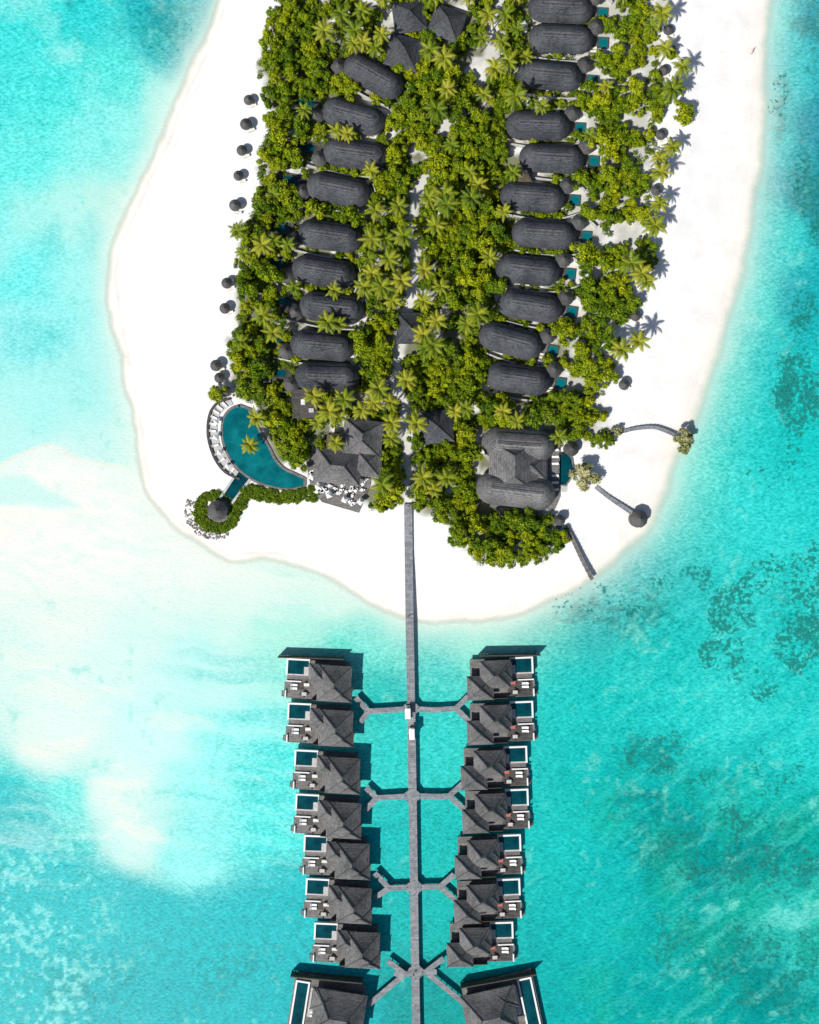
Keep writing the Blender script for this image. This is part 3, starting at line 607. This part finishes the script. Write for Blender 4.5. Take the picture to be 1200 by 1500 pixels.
# ------------------------------------------------------------------ water villas
def wv_parts(side):
    s=-1 if side=='L' else 1
    DZ=1.8; d=MB(); 
    def bx(mb,x0,x1,*r):
        x0,x1=(s*x0,s*x1); mb.box(min(x0,x1),max(x0,x1),*r)
    bx(d,-8.6,9.4,-5.7,5.6,DZ-.3,DZ,'deck'); bx(d,9.4,10.1,-3.5,-1,DZ-.5,DZ-.15,'deck')
    bx(d,2.2,9.3,-5.6,-.4,DZ,DZ+.06,'deck_d' if side=='R' else 'deck')
    if side=='L': bx(d,4.4,7.4,-3.2,-.8,DZ+.06,DZ+.09,'deck_d')
    for i in range(6):
        for j in range(4): d.cyl(-8.2+i*3.3,-5.3+j*3.5,.16,-3.5,DZ-.3,'wood',7)
    p=MB(); x0,x1,y0,y1=3.0,9.8,1.0,5.9; q=.5
    bx(p,x0,x1,y1-q,y1,DZ-.6,DZ+.5,'white'); bx(p,x1-q,x1,y0,y1-q,DZ-.6,DZ+.5,'white'); bx(p,x0,x1-q,y0,y0+.4,DZ-.6,DZ+.3,'stone')
    bx(p,x0,x0+.3,y0+.4,y1-q,DZ-.6,DZ+.3,'stone')
    bx(p,x0+.3,x1-q,y0+.4,y1-q,DZ-.6,DZ+.16,'pool_d')
    bx(p,x0+.3,x0+1.6,y0+.4,y0+2.6,DZ+.16,DZ+.34,'stone')
    bx(p,5.2,x1,-.9,-.55,DZ,DZ+.5,'white'); bx(p,x1-.35,x1,-5.6,-3.4,DZ,DZ+.7,'white')
    bx(p,1.5,2.9,2.2,3.6,DZ,DZ+.5,'white')
    w=MB(); f=MB(); r=MB()
    if side=='L':
        r.hip(4.6,-.3,9.8,10.4,DZ+3.0,DZ+6.6,'thatch_b',1.2,'y'); r.hip(-.2,2.3,5.6,5.6,DZ+2.7,DZ+4.8,'thatch_b'); r.hip(6.8,-3.3,6.2,4.6,DZ+2.8,DZ+5.0,'thatch_b')
        w.box(.3,8.4,-4.6,4.2,DZ,DZ+2.95,'wood'); w.box(-2.0,.3,.6,4.2,DZ,DZ+2.6,'wood'); 
        w.box(.22,.3,-4.0,.2,DZ+.1,DZ+2.4,'glass'); w.box(8.4,8.46,-2,2,DZ+.5,DZ+2.2,'glass')
    else:
        r.hip(-1.6,1.6,8.8,8.0,DZ+3.0,DZ+6.5,'thatch_b',1.2,'x'); r.hip(-6.0,-2.2,7.6,7.0,DZ+2.8,DZ+5.8,'thatch_b'); r.hip(1.2,2.2,4.2,5.4,DZ+2.6,DZ+4.5,'thatch_b')
        w.box(-5,1.8,-1.4,4.8,DZ,DZ+2.95,'wood'); w.box(-8.6,-3,-4.8,.6,DZ,DZ+2.7,'wood'); w.box(1.8,1.88,-1.2,4.4,DZ+.1,DZ+2.4,'glass'); w.box(-3,-2.94,-4.4,-1.6,DZ+.1,DZ+2.4,'glass')
    for (lx,ly) in ((7.2,-1.8),(7.2,-2.8)): lounger(f,s*lx,ly,DZ+.09,0 if s>0 else math.pi,'canvas')
    T=Matrix.Translation((s*4.2,-4.2,DZ+.06)); f.box(-.7,.7,-.5,.5,.68,.75,'stone',T); f.box(-.06,.06,-.06,.06,0,.68,'wood',T)
    for a,b_ in ((-1.1,0),(1.1,0),(0,-.85),(0,.85)): f.box(a-.22,a+.22,b_-.22,b_+.22,.38,.46,'wood',T); f.box(a-.22,a+.22,b_-.22,b_-.18,.46,.85,'wood',T); f.box(a-.2,a-.16,b_-.2,b_-.16,0,.38,'wood',T); f.box(a+.16,a+.2,b_+.16,b_+.2,0,.38,'wood',T)
    T=Matrix.Translation((s*3.6,-1.6,DZ+.06)); f.box(-.8,.8,-.4,.4,.1,.42,'pink' if side=='R' else 'fabric',T); f.box(-.8,.8,.4,.6,.1,.8,'stone',T)
    for i in range(5): bx(d,9.5+i*.3,9.8+i*.3,-5.6,-4.2,DZ-.35-.3*i,DZ-.25-.3*i,'deck')
    for yy in (-5.7,): bx(p,-3,2,yy,yy+.12,DZ+.01,DZ+1.9,'wood')
    return [('deck',d.mesh('wv_deck')),('plunge_pool',p.mesh('wv_pool')),('walls',w.mesh('wv_walls')),('thatched_roof',r.mesh('wv_roof')),('terrace_furniture',f.mesh('wv_furn'))]
WL=wv_parts('L'); WR=wv_parts('R')
for x,y in [(467.5,997),(469.5,1062),(479.5,1131),(481,1196),(493.5,1256),(496,1320),(508.5,1385)]:
    group('overwater_villa',WL,(*W(x,y,3.0),0),math.radians(-2.5+random.uniform(-.6,.6)))
for x,y in [(733,994),(733,1059),(724,1125),(726,1188),(715,1255),(714,1320),(703.5,1383)]:
    group('overwater_villa',WR,(*W(x,y,3.0),0),math.radians(2+random.uniform(-.6,.6)))
def big_parts(s):
    d=MB(); r=MB(); p=MB(); w=MB(); f=MB(); DZ=1.8
    def X2(a,b): return (min(s*a,s*b),max(s*a,s*b))
    d.prism([(s*x,y) for x,y in [(-12,8.2),(9,7.2),(9,-8),(-12,-13)]],DZ-.3,DZ,'deck')
    for i in range(6):
        for j in range(5): d.cyl(s*(-11+i*3.8),-7.5+j*3.4,.18,-3.5,DZ-.3,'wood',7)
    p.box(*X2(-11,-7.8),-9,5.6,DZ-.1,DZ+.25,'pool_d'); 
    for a in ((-11.5,-11,-9.5,6.1),(-7.8,-7.3,-9.5,6.1),(-11,-7.8,5.6,6.1)): p.box(*X2(a[0],a[1]),a[2],a[3],DZ,DZ+.5,'white')
    p.box(*X2(-6.8,-5.4),-4,4.5,DZ,DZ+.25,'stone')
    r.hip(s*2.2,0,15,12.5,DZ+3.2,DZ+7.4,'thatch_b',5,'x'); r.hip(s*-2.5,3.0,7.5,6.5,DZ+2.9,DZ+5.2,'thatch_b'); r.hip(s*4,-8.5,10,9,DZ+3,DZ+6,'thatch_b')
    w.box(*X2(-3.6,8),-5,5,DZ,DZ+3.1,'wood'); w.box(*X2(0,8),-11.5,-5,DZ,DZ+2.9,'wood'); w.box(*X2(-3.66,-3.6),-4,4,DZ+.1,DZ+2.5,'glass')
    for yy in (-2.5,-3.6,1): lounger(f,s*-5.0,yy,DZ,0,'canvas')
    return [('deck',d.mesh('bd')),('lap_pool',p.mesh('bp')),('roofs',r.mesh('br')),('walls',w.mesh('bw2')),('loungers',f.mesh('bf'))]
group('overwater_suite',big_parts(1),(*W(486,1477,3),0),math.radians(-9)); group('overwater_suite',big_parts(-1),(*W(728,1475,3),0),math.radians(12))
def screen(p,q,h):
    a=Vector(W(*p,h));b_=Vector(W(*q,h)); mb=MB(); L=(b_-a).length; d=(b_-a)/L
    k=int(L/.9)
    for i in range(k+1):
        c_=a+d*L*i/k; mb.cyl(c_.x,c_.y,.16,-3,h,'wood',6)
    mb.beam((*a,h-.2),(*b_,h-.2),.3,'deck_d'); mb.beam((*a,h-1.4),(*b_,h-1.4),.25,'deck_d')
    wallpath(mb,[tuple(a+Vector((0,.02))),tuple(b_+Vector((0,.02)))],.1,.2,h-.3,'wood')
    group('timber_screen',[('piles',mb.mesh('scr'))],(0,0,0))
screen((407,963),(503,966),3.6); screen((703,961),(792,960),3.6); screen((426,1431),(530,1441),3.6); screen((676,1448),(786,1428),3.6)
# ------------------------------------------------------------------ buggies
def buggy_parts():
    b=MB()
    P=[(-1.45,.25),(-1.5,.7),(-.7,.82),(.55,.45),(.75,.45),(.8,.85),(1.2,.85),(1.5,.6),(1.52,.28)]
    vs=[(x,y,z) for y in (-.6,.6) for x,z in P]; n=len(P)
    b.add(vs,[tuple(range(n)),tuple(range(2*n-1,n-1,-1))]+[(i,n+i,n+(i+1)%n,(i+1)%n) for i in range(n)],'white')
    r=MB(); r.box(-1.45,1.05,-.66,.66,1.86,1.93,'canvas'); r.box(-1.3,.9,-.55,.55,1.93,1.98,'canvas')
    for x in (-1.3,.95):
        for y in (-.56,.56): r.beam((x,y,.6),(x-.08,y,1.86),.05,'white')
    s=MB(); s.box(-.5,.0,-.52,.52,.6,.85,'fabric'); s.box(-.62,-.5,-.52,.52,.75,1.3,'fabric'); s.box(-1.35,-.9,-.52,.52,.75,.95,'fabric'); s.box(.92,.94,-.5,.5,.95,1.7,'glass')
    s.beam((.75,.25,.85),(.45,.25,1.1),.05,'rubber')
    w=MB()
    for x in (-1.0,1.05):
        for y in (-.6,.6):
            T=Matrix.Translation((x,y,.27))@Matrix.Rotation(math.pi/2,4,'X')
            w.rings([[(.27*math.cos(i*.5236),.27*math.sin(i*.5236),z) for i in range(12)] for z in (-.1,.1)],'rubber',True,T); w.rings([[(.13*math.cos(i*.5236),.13*math.sin(i*.5236),z) for i in range(12)] for z in (-.12,.12)],'white',True,T)
    return [('body',b.mesh('bgb')),('canopy',r.mesh('bgr')),('seats_and_windscreen',s.mesh('bgs')),('wheels',w.mesh('bgw'))]
BG=buggy_parts()
group('golf_buggy',BG,(*W(597.5,1044,JZ+1.9),JZ+.02),math.radians(91),1.2); group('golf_buggy',BG,(*W(603.5,1076,JZ+1.9),JZ+.02),math.radians(-88),1.2)
# ------------------------------------------------------------------ people
def person(name,x,y,z,rz,stride=.25,top='cloth'):
    J=[(0,0,.95),(0,0,1.15),(0,0,1.38),(0,0,1.48),(0,.0,1.58),(0,.01,1.70),
       (-.09,0,.92),(-.10,stride*.5,.50),(-.10,stride*.6,.08),(-.10,stride*.6+.16,.04),
       (.09,0,.92),(.10,-stride*.25,.50),(.10,-stride,.10),(.10,-stride+.15,.04),
       (-.19,0,1.40),(-.24,-.08,1.12),(-.24,.04,.88),(-.24,.08,.78),(.19,0,1.40),(.24,.05,1.12),(.24,.2,.92),(.24,.24,.83)]
    R=[.14,.13,.15,.055,.09,.085,.09,.06,.04,.035,.09,.06,.04,.035,.06,.042,.032,.03,.06,.042,.032,.03]
    E=[(0,1),(1,2),(2,3),(3,4),(4,5),(0,6),(6,7),(7,8),(8,9),(0,10),(10,11),(11,12),(12,13),(2,14),(14,15),(15,16),(16,17),(2,18),(18,19),(19,20),(20,21)]
    for h,(bx_,by_,bz_) in ((17,J[17]),(21,J[21])):
        for i in range(4):
            o=len(J); J.append((bx_,by_-.03+.02*i,bz_-.09+.01*abs(i-1.5))); R.append(.009); E.append((h,o))
        o=len(J); J.append((bx_,by_+.06,bz_-.03)); R.append(.011); E.append((h,o))
    me=bpy.data.meshes.new('p'); me.from_pydata(J,E,[]); o=bpy.data.objects.new('tmp',me); scene.collection.objects.link(o)
    md=o.modifiers.new('s','SKIN')
    for i,r_ in enumerate(R): me.skin_vertices[0].data[i].radius=(r_,r_*.85)
    me.skin_vertices[0].data[0].use_root=True
    o.modifiers.new('u','SUBSURF').levels=1
    dg=bpy.context.evaluated_depsgraph_get(); m2=bpy.data.meshes.new_from_object(o.evaluated_get(dg)); bpy.data.objects.remove(o)
    m2.materials.clear()
    for q in ('skin','hair',top,'cloth2'): m2.materials.append(M[q])
    for p in m2.polygons:
        c_=p.center; p.use_smooth=True
        if c_.z>1.62 and (c_.y<.03 or c_.z>1.72): p.material_index=1
        elif c_.z>1.45: p.material_index=0
        elif abs(c_.x)>.205 and c_.z<1.2: p.material_index=0
        elif c_.z>.95: p.material_index=2
        elif c_.z>.45: p.material_index=3
        else: p.material_index=0
    link(name,m2,(*W(x,y,z+1),z),rz)
for a in [(599,742,JZ+.02,0,.3,'cloth2'),(597.5,905,JZ+.02,.2,.3,'cloth'),(1104,72,gz(1104,72),.5,.25,'pink'),(1102,77,gz(1102,77),.8,.25,'cloth'),(606,1428,JZ+.02,-.6,.3,'cloth2'),(600,1054,JZ+.02,2,.2,'cloth')]:
    person('person',*a)
# ------------------------------------------------------------------ rocks
rk=MB()
for i in range(150):
    a=random.uniform(math.radians(150),math.radians(300)); r_=random.uniform(33,43)
    x=316+r_*math.cos(a)*1.05; y=748-r_*math.sin(a)*.95+2; wx_,wy_=W(x,y); z=gz(x,y); s_=random.uniform(.18,.5)
    bm=bmesh.new(); bmesh.ops.create_icosphere(bm,subdivisions=1,radius=s_)
    for v_ in bm.verts: v_.co*=random.uniform(.7,1.15); v_.co.z*=.7
    bm.verts.index_update(); rk.add([tuple(v_.co+Vector((wx_,wy_,z+s_*.3))) for v_ in bm.verts],[tuple(q.index for q in f.verts) for f in bm.faces],random.choice(['rock','rock','stone'])); bm.free()
link('shore_rocks',rk.mesh('rocks'))
# ------------------------------------------------------------------ vegetation meshes
def quadmesh(name,V,mats,mi=None,extra=None,clump=None):
    n=len(V)//4; me=bpy.data.meshes.new(name)
    F=np.arange(len(V),dtype=np.int32).reshape(-1,4); nv=len(V); allV=V; loops=F.ravel(); starts=np.arange(0,n*4,4,dtype=np.int32); mids=np.zeros(n,np.int32) if mi is None else mi
    if extra is not None:
        ev,ef,em=extra; ef=np.array(ef,np.int32)+nv; allV=np.concatenate([V,np.array(ev)]); k_=ef.shape[1]
        starts=np.concatenate([starts,len(loops)+np.arange(0,ef.size,k_,dtype=np.int32)]); loops=np.concatenate([loops,ef.ravel()]); mids=np.concatenate([mids,np.array(em,np.int32)])
    me.vertices.add(len(allV)); me.vertices.foreach_set('co',allV.ravel().astype(np.float32))
    me.loops.add(len(loops)); me.loops.foreach_set('vertex_index',loops.astype(np.int32))
    me.polygons.add(len(starts)); me.polygons.foreach_set('loop_start',starts.astype(np.int32)); 
    for q in mats: me.materials.append(M[q])
    me.polygons.foreach_set('material_index',mids.astype(np.int32)); me.update(calc_edges=True)
    cl=np.full(len(allV),.5,np.float32)
    if clump is not None: cl[:nv]=np.repeat(clump,4)
    a=me.attributes.new('clump','FLOAT','POINT'); a.data.foreach_set('value',cl)
    return me
def leaves(P,Nn,size,rg,tilt=.55):
    n=len(P); Nn=Nn+rg.normal(0,tilt,(n,3)); Nn/=np.linalg.norm(Nn,axis=1)[:,None]+1e-9
    R=rg.normal(0,1,(n,3)); U=np.cross(Nn,R); U/=np.linalg.norm(U,axis=1)[:,None]+1e-9; Vv=np.cross(Nn,U)
    s=(size*rg.uniform(.6,1.3,n))[:,None]
    return np.stack([P-U*s,P-Vv*s*.55,P+U*s,P+Vv*s*.55],1).reshape(-1,3)
def tube(pts,rad,n=7):
    vs=[];fs=[]
    for (p,r_) in zip(pts,rad):
        for i in range(n): vs.append((p[0]+r_*math.cos(2*math.pi*i/n),p[1]+r_*math.sin(2*math.pi*i/n),p[2]))
    for j in range(len(pts)-1):
        for i in range(n): fs.append((j*n+i,j*n+(i+1)%n,(j+1)*n+(i+1)%n,(j+1)*n+i))
    return vs,fs
def broadleaf(seed,leafk='leaf'):
    rg=np.random.default_rng(seed); P=[];Nn=[];CL=[]; ev=[];ef=[];em=[]
    bl=[(0,0,4.2,1.5)]
    for i in range(rg.integers(13,18)):
        a=rg.uniform(0,6.28); r_=3.1*math.sqrt(rg.uniform(.08,1)); bl.append((r_*math.cos(a),r_*math.sin(a),4.9-.24*r_*r_+rg.uniform(-.8,1.0),rg.uniform(.55,1.2)))
    vs,fs=tube([(0,0,-.3),(.1,.05,1.5),(0,.1,3),(0,0,4.3)],[.32,.25,.2,.12]); o=len(ev); ev+=vs; ef+=[tuple(q+o for q in f) for f in fs]; em+=[1]*len(fs)
    for (x,y,z,r_) in bl[1:6]:
        vs,fs=tube([(0,0,2),(x*.5,y*.5,(2+z)/2),(x,y,z)],[.14,.1,.05],5); fs2=fs; o=len(ev); ev+=vs; ef+=[tuple(q+o for q in f) for f in fs2]; em+=[1]*len(fs)
    for (x,y,z,r_) in bl:
        n=int(135*r_*r_); cb=rg.uniform(0,1)
        d=rg.normal(0,1,(n,3)); d[:,2]=np.abs(d[:,2])*1.0-.25; d/=np.linalg.norm(d,axis=1)[:,None]
        lump=1+.16*np.sin(d[:,0]*7+x*3)*np.sin(d[:,1]*6+y*3)+.1*np.sin(d[:,2]*9+z)
        rr=r_*lump*rg.uniform(.82,1.12,n); P.append(np.array([x,y,z])+d*rr[:,None]*[1,1,.85]); Nn.append(d+np.array([0,0,.1]))
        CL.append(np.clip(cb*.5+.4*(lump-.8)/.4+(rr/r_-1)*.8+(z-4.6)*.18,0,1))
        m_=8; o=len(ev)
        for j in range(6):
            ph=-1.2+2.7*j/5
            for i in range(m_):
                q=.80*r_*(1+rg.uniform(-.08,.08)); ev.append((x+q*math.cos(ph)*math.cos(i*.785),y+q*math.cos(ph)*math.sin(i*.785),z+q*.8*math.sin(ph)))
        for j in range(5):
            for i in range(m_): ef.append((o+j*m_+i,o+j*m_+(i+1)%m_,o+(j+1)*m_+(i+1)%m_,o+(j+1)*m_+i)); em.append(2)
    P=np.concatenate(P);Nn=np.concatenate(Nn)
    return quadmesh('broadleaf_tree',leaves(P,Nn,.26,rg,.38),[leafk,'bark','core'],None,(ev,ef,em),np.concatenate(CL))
BT=[broadleaf(i) for i in range(7)]; PT=broadleaf(33,'pale_leaf')
def palm(seed):
    rg=np.random.default_rng(seed); Ht=rg.uniform(7.5,10.5); lean=rg.uniform(-1.2,1.2,2); V=[];mi=[];CL=[]
    top=np.array([lean[0],lean[1],Ht])
    tp=[(lean[0]*t*t,lean[1]*t*t,-.3+(Ht+.3)*t) for t in np.linspace(0,1,7)]
    vs,fs=tube(tp,[.26,.2,.17,.16,.15,.14,.16]); ev=vs;ef=list(fs);em=[1]*len(fs)
    nf=rg.integers(15,19)
    for f in range(nf):
        a=f*2.39996+rg.uniform(-.2,.2); el=math.radians(60-90*(f/nf)+rg.uniform(-8,8)); Lf=rg.uniform(3.7,4.9)*(.8 if f<3 else 1)
        dirh=np.array([math.cos(a),math.sin(a),0]); p=top.copy(); ns=13; e=el; pts=[p.copy()]; dirs=[]; cb=rg.uniform(0,.8)+(.2 if f<nf*.5 else 0)
        for i in range(ns):
            d=dirh*math.cos(e)+np.array([0,0,math.sin(e)]); dirs.append(d); p=p+d*Lf/ns; pts.append(p.copy()); e-=math.radians(5+.25*i)
        side=np.cross(dirh,[0,0,1]); dry=1 if (f>nf-3 and rg.random()<.4) else 0
        for i in range(1,ns+1):
            d=dirs[i-1]; t=i/ns; ll=.92*math.sin(math.pi*min(1,.18+t*.86))**.7+.12
            w_=.05; V+= [pts[i-1]-side*w_,pts[i]-side*w_*.8,pts[i]+side*w_*.8,pts[i-1]+side*w_]; mi.append(3 if dry else 0); CL.append(1)
            for sg in (-1,1):
                for o_ in (0,.5):
                    b_=pts[i-1]+(pts[i]-pts[i-1])*o_
                    q=side*sg*.75+d*(.6+.35*t)+np.array([0,0,-.4+rg.uniform(-.15,.1)]); q/=np.linalg.norm(q)
                    tip=b_+q*ll*rg.uniform(.85,1.1); wv=d*.10
                    V+=[b_-wv,tip-wv*.3,tip+wv*.3,b_+wv]; mi.append(3 if dry else 0); CL.append(cb)
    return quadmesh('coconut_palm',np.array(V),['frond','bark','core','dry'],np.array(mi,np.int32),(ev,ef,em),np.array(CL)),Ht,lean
PM=[palm(100+i) for i in range(7)]
# ------------------------------------------------------------------ scatter
placed=[]
def far(x,y,r):
    for q in placed:
        if (q[0]-x)**2+(q[1]-y)**2<(r*.5+q[2]*.5)**2: return False
    return True
def put_tree(x,y,sc=None,me=None,r=None):
    sc=sc or random.uniform(.65,1.15); z=gz(x,y); wx_,wy_=W(x,y,z+4.8*sc)
    link('broadleaf_tree' ,me or random.choice(BT),(wx_,wy_,z),random.uniform(0,6.28),(sc,sc,sc*random.uniform(.8,1.3))); placed.append((x,y,(r or 21)*sc))
def put_palm(x,y,sc=None):
    me,Ht,ln=random.choice(PM); sc=sc or random.uniform(.8,1.1); z=gz(x,y); a=random.uniform(0,6.28)
    k=(H-z-Ht*sc)/H; lx=(ln[0]*math.cos(a)-ln[1]*math.sin(a))*sc; ly=(ln[0]*math.sin(a)+ln[1]*math.cos(a))*sc
    link('coconut_palm',me,((x-600)*S*k-lx,(750-y)*S*k-ly,z),a,sc); placed.append((x,y,20*sc))
palms=[(348,338),(385,462),(375,612),(366,652),(480,472),(482,603),(575,620),(384,358),(400,487),(988,130),(986,215),(968,252),(1000,97),(975,70),(966,298),(940,400),(936,500),(912,512),(967,232),(948,412),(970,20),(985,130),(460,580),(505,585),(555,570),(530,600),(640,160),(655,130),(500,20),(475,45),(520,45),(530,15),(740,20),(735,60),(725,100),(745,90),(755,140),(650,285),(690,290),(700,270),(655,300),(625,510),(640,470),(700,460),(610,620),(655,700),(620,700),(560,710),(575,440),(560,420),(545,400),(570,380),(565,350),(545,350),(635,505),(620,490),(960,330),(925,385),(592,345),(622,395),(588,410)]
for p in palms: put_palm(*p)
blobs=[(425,55,42,62),(440,105,42,40),(408,130,20,20),(415,180,32,26),(458,182,26,12),(408,230,28,16),(405,288,30,34),(372,355,24,26),(395,335,20,16),(378,418,34,44),(365,512,28,36),(378,572,32,22),(408,628,30,42),(428,668,26,28),(500,120,24,16),(470,303,18,12),(508,314,14,8),(547,490,26,28),(548,545,18,20),(395,395,20,25),
(912,20,42,30),(908,82,45,28),(894,138,52,34),(900,205,40,24),(898,258,54,40),(963,148,12,28),(902,312,48,20),(886,372,50,28),(945,372,18,22),(888,435,48,32),(860,490,44,28),(866,545,34,26),(832,606,60,32),(745,785,82,40),(690,742,26,34),(795,785,38,28),(715,795,40,28),(565,715,30,26),(560,690,20,20),(645,745,20,20),
(660,135,40,45),(700,215,40,55),(640,240,20,40),(700,335,42,45),(690,415,45,40),(650,530,30,25),(695,545,26,35),(640,582,35,22),(575,255,26,40),(590,170,30,25),(600,130,25,18),(730,600,30,25),(680,650,25,40)]
for (cx,cy,rx,ry) in blobs:
    for t_ in range(int(rx*ry*.22)):
        a=random.uniform(0,6.28); r_=math.sqrt(random.random()); x=cx+rx*.86*r_*math.cos(a); y=cy+ry*.86*r_*math.sin(a)
        sc=random.uniform(.6,1.15)
        if blocked(x,y,7) or not far(x,y,20*sc): continue
        put_tree(x,y,sc)
for x,y,s_ in [(1001,163,.95),(318,574,.75),(893,647,.6),(880,640,.5),(985,75,.5)]: put_tree(x,y,s_,BT[0])
put_tree(860,697,1.2,PT); put_tree(1003,640,.75,PT); put_tree(1003,655,.6,PT); put_tree(905,631,.45,PT)
CEN=smooth_poly([(480,-60),(770,-60),(755,150),(735,180),(728,260),(722,370),(700,470),(712,590),(695,640),(698,740),(665,765),(600,745),(530,742),(545,640),(430,600),(525,570),(532,380),(545,300),(572,200),(600,130),(500,60)],1)
cand=[(random.uniform(430,770),random.uniform(-55,765)) for _ in range(9000)]
cx_=np.array([c_[0] for c_ in cand]); cy_=np.array([c_[1] for c_ in cand]); ins=sdf(CEN,cx_,cy_)<0; dpp=dline(pathl,cx_,cy_); clr=fbm(cx_,cy_,45,2,2)
for (x,y),i_,dd,cl_ in zip(cand,ins,dpp,clr):
    if not i_ or dd<13 or cl_<.30: continue
    if random.random()<.5:
        sc=random.uniform(.45,.9)
        if blocked(x,y,5) or not far(x,y,19*sc): continue
        put_tree(x,y,sc)
    else:
        if blocked(x,y,9) or not far(x,y,19): continue
        put_palm(x,y,random.uniform(.7,1.05))
cand=[(random.uniform(335,1000),random.uniform(-60,830)) for _ in range(8000)]
cx_=np.array([c_[0] for c_ in cand]); cy_=np.array([c_[1] for c_ in cand]); vs_=sdf(VEG,cx_,cy_); dpp=dline(pathl,cx_,cy_); clr=fbm(cx_,cy_,45,2,2)
for (x,y),v_,dd,cl_ in zip(cand,vs_,dpp,clr):
    if v_>-8 or dd<11 or random.random()<.3 or cl_<.30: continue
    if x>880 and y>150 and random.random()<.8: continue
    sc=random.uniform(.3,.6)
    if blocked(x,y,12*sc-4) or not far(x,y,23*sc): continue
    if random.random()<.1: put_palm(x,y,.75)
    else: put_tree(x,y,sc)
# shrubs: one mesh
rg=np.random.default_rng(5); P=[];Nn=[];CS=[]
def shrub(x,y,r_,n=90,dk_=0):
    z=gz(x,y); wx_,wy_=W(x,y,z+.8); d=rg.normal(0,1,(n,3)); d[:,2]=np.abs(d[:,2]); d/=np.linalg.norm(d,axis=1)[:,None]
    P.append(np.array([wx_,wy_,z+.15])+d*(r_*rg.uniform(.5,1.1,n))[:,None]*[1,1,.9]); Nn.append(d+np.array([0,0,.3])); CS.append(np.full(n,rg.uniform(0,1)-dk_))
cand=[(rg.uniform(335,985),rg.uniform(-60,830)) for _ in range(13000)]
cx_=np.array([c_[0] for c_ in cand]); cy_=np.array([c_[1] for c_ in cand]); vs_=sdf(VEG,cx_,cy_); dpp=dline(pathl,cx_,cy_); nz=fbm(cx_,cy_,26,3,6); clr=fbm(cx_,cy_,45,2,2)
cnt=0
for (x,y),v_,dd,q,cl_ in zip(cand,vs_,dpp,nz,clr):
    if v_>2 or dd<6+5*rg.random() or cl_<.31 or q<(.50 if x>835 else .36): continue
    bad=False
    for (bx_,by_,hw,hh,ca,sa) in AV:
        dx=x-bx_; dy=-(y-by_); u=dx*ca+dy*sa; v=-dx*sa+dy*ca
        m_=-3 if hw==47 else 1
        if abs(u)<hw+m_ and abs(v)<hh+m_: bad=True; break
    if bad: continue
    shrub(x,y,rg.uniform(.6,1.3),55); cnt+=1
hl=smooth_poly([(352,738),(362,722),(380,722),(405,727),(430,727),(462,722)],6,False)
for (x,y) in hl:
    for _ in range(9): shrub(x+rg.uniform(-6,6),y+rg.uniform(-9,10),rg.uniform(.5,.9),70,.1)
for _ in range(330):
    a=rg.uniform(0,6.28); r_=math.sqrt(rg.uniform(.2,1)); x=317+34*r_*math.cos(a); y=750+30*r_*math.sin(a)
    if blocked(x,y,1): continue
    shrub(x,y,rg.uniform(.5,.9),70,.1)
P=np.concatenate(P);Nn=np.concatenate(Nn)
link('undergrowth_shrubs',quadmesh('undergrowth',leaves(P,Nn,.25,rg,.5),['shrub'],None,None,np.concatenate(CS)))
print('SHRUBS',cnt,'TREES',len(placed))
# ------------------------------------------------------------------ world, sun, camera
el=math.radians(48)
sv=Vector((-1,-1.05,0)).normalized()
to=Vector((sv.x*math.cos(el),sv.y*math.cos(el),math.sin(el)))
sl=bpy.data.lights.new('sun','SUN'); sl.energy=5.0; sl.angle=math.radians(.5); sl.color=(1,.975,.93)
so=link('sun',sl); so.rotation_euler=to.to_track_quat('Z','Y').to_euler()
wd=bpy.data.worlds.new('World'); scene.world=wd; wd.use_nodes=True; nt=wd.node_tree
sk=nt.nodes.new('ShaderNodeTexSky'); sk.sky_type='NISHITA'; sk.sun_disc=False; sk.sun_elevation=el; sk.sun_rotation=math.atan2(to.x,to.y)
nt.links.new(sk.outputs[0],nt.nodes['Background'].inputs[0]); nt.nodes['Background'].inputs[1].default_value=.08
cd=bpy.data.cameras.new('camera'); co=link('camera',cd,(0,0,H)); cd.sensor_fit='VERTICAL'; cd.sensor_height=24; cd.lens=24*H/300; cd.clip_end=12000
scene.camera=co
scene.view_settings.view_transform='Standard'; scene.view_settings.look='None'; scene.view_settings.exposure=0
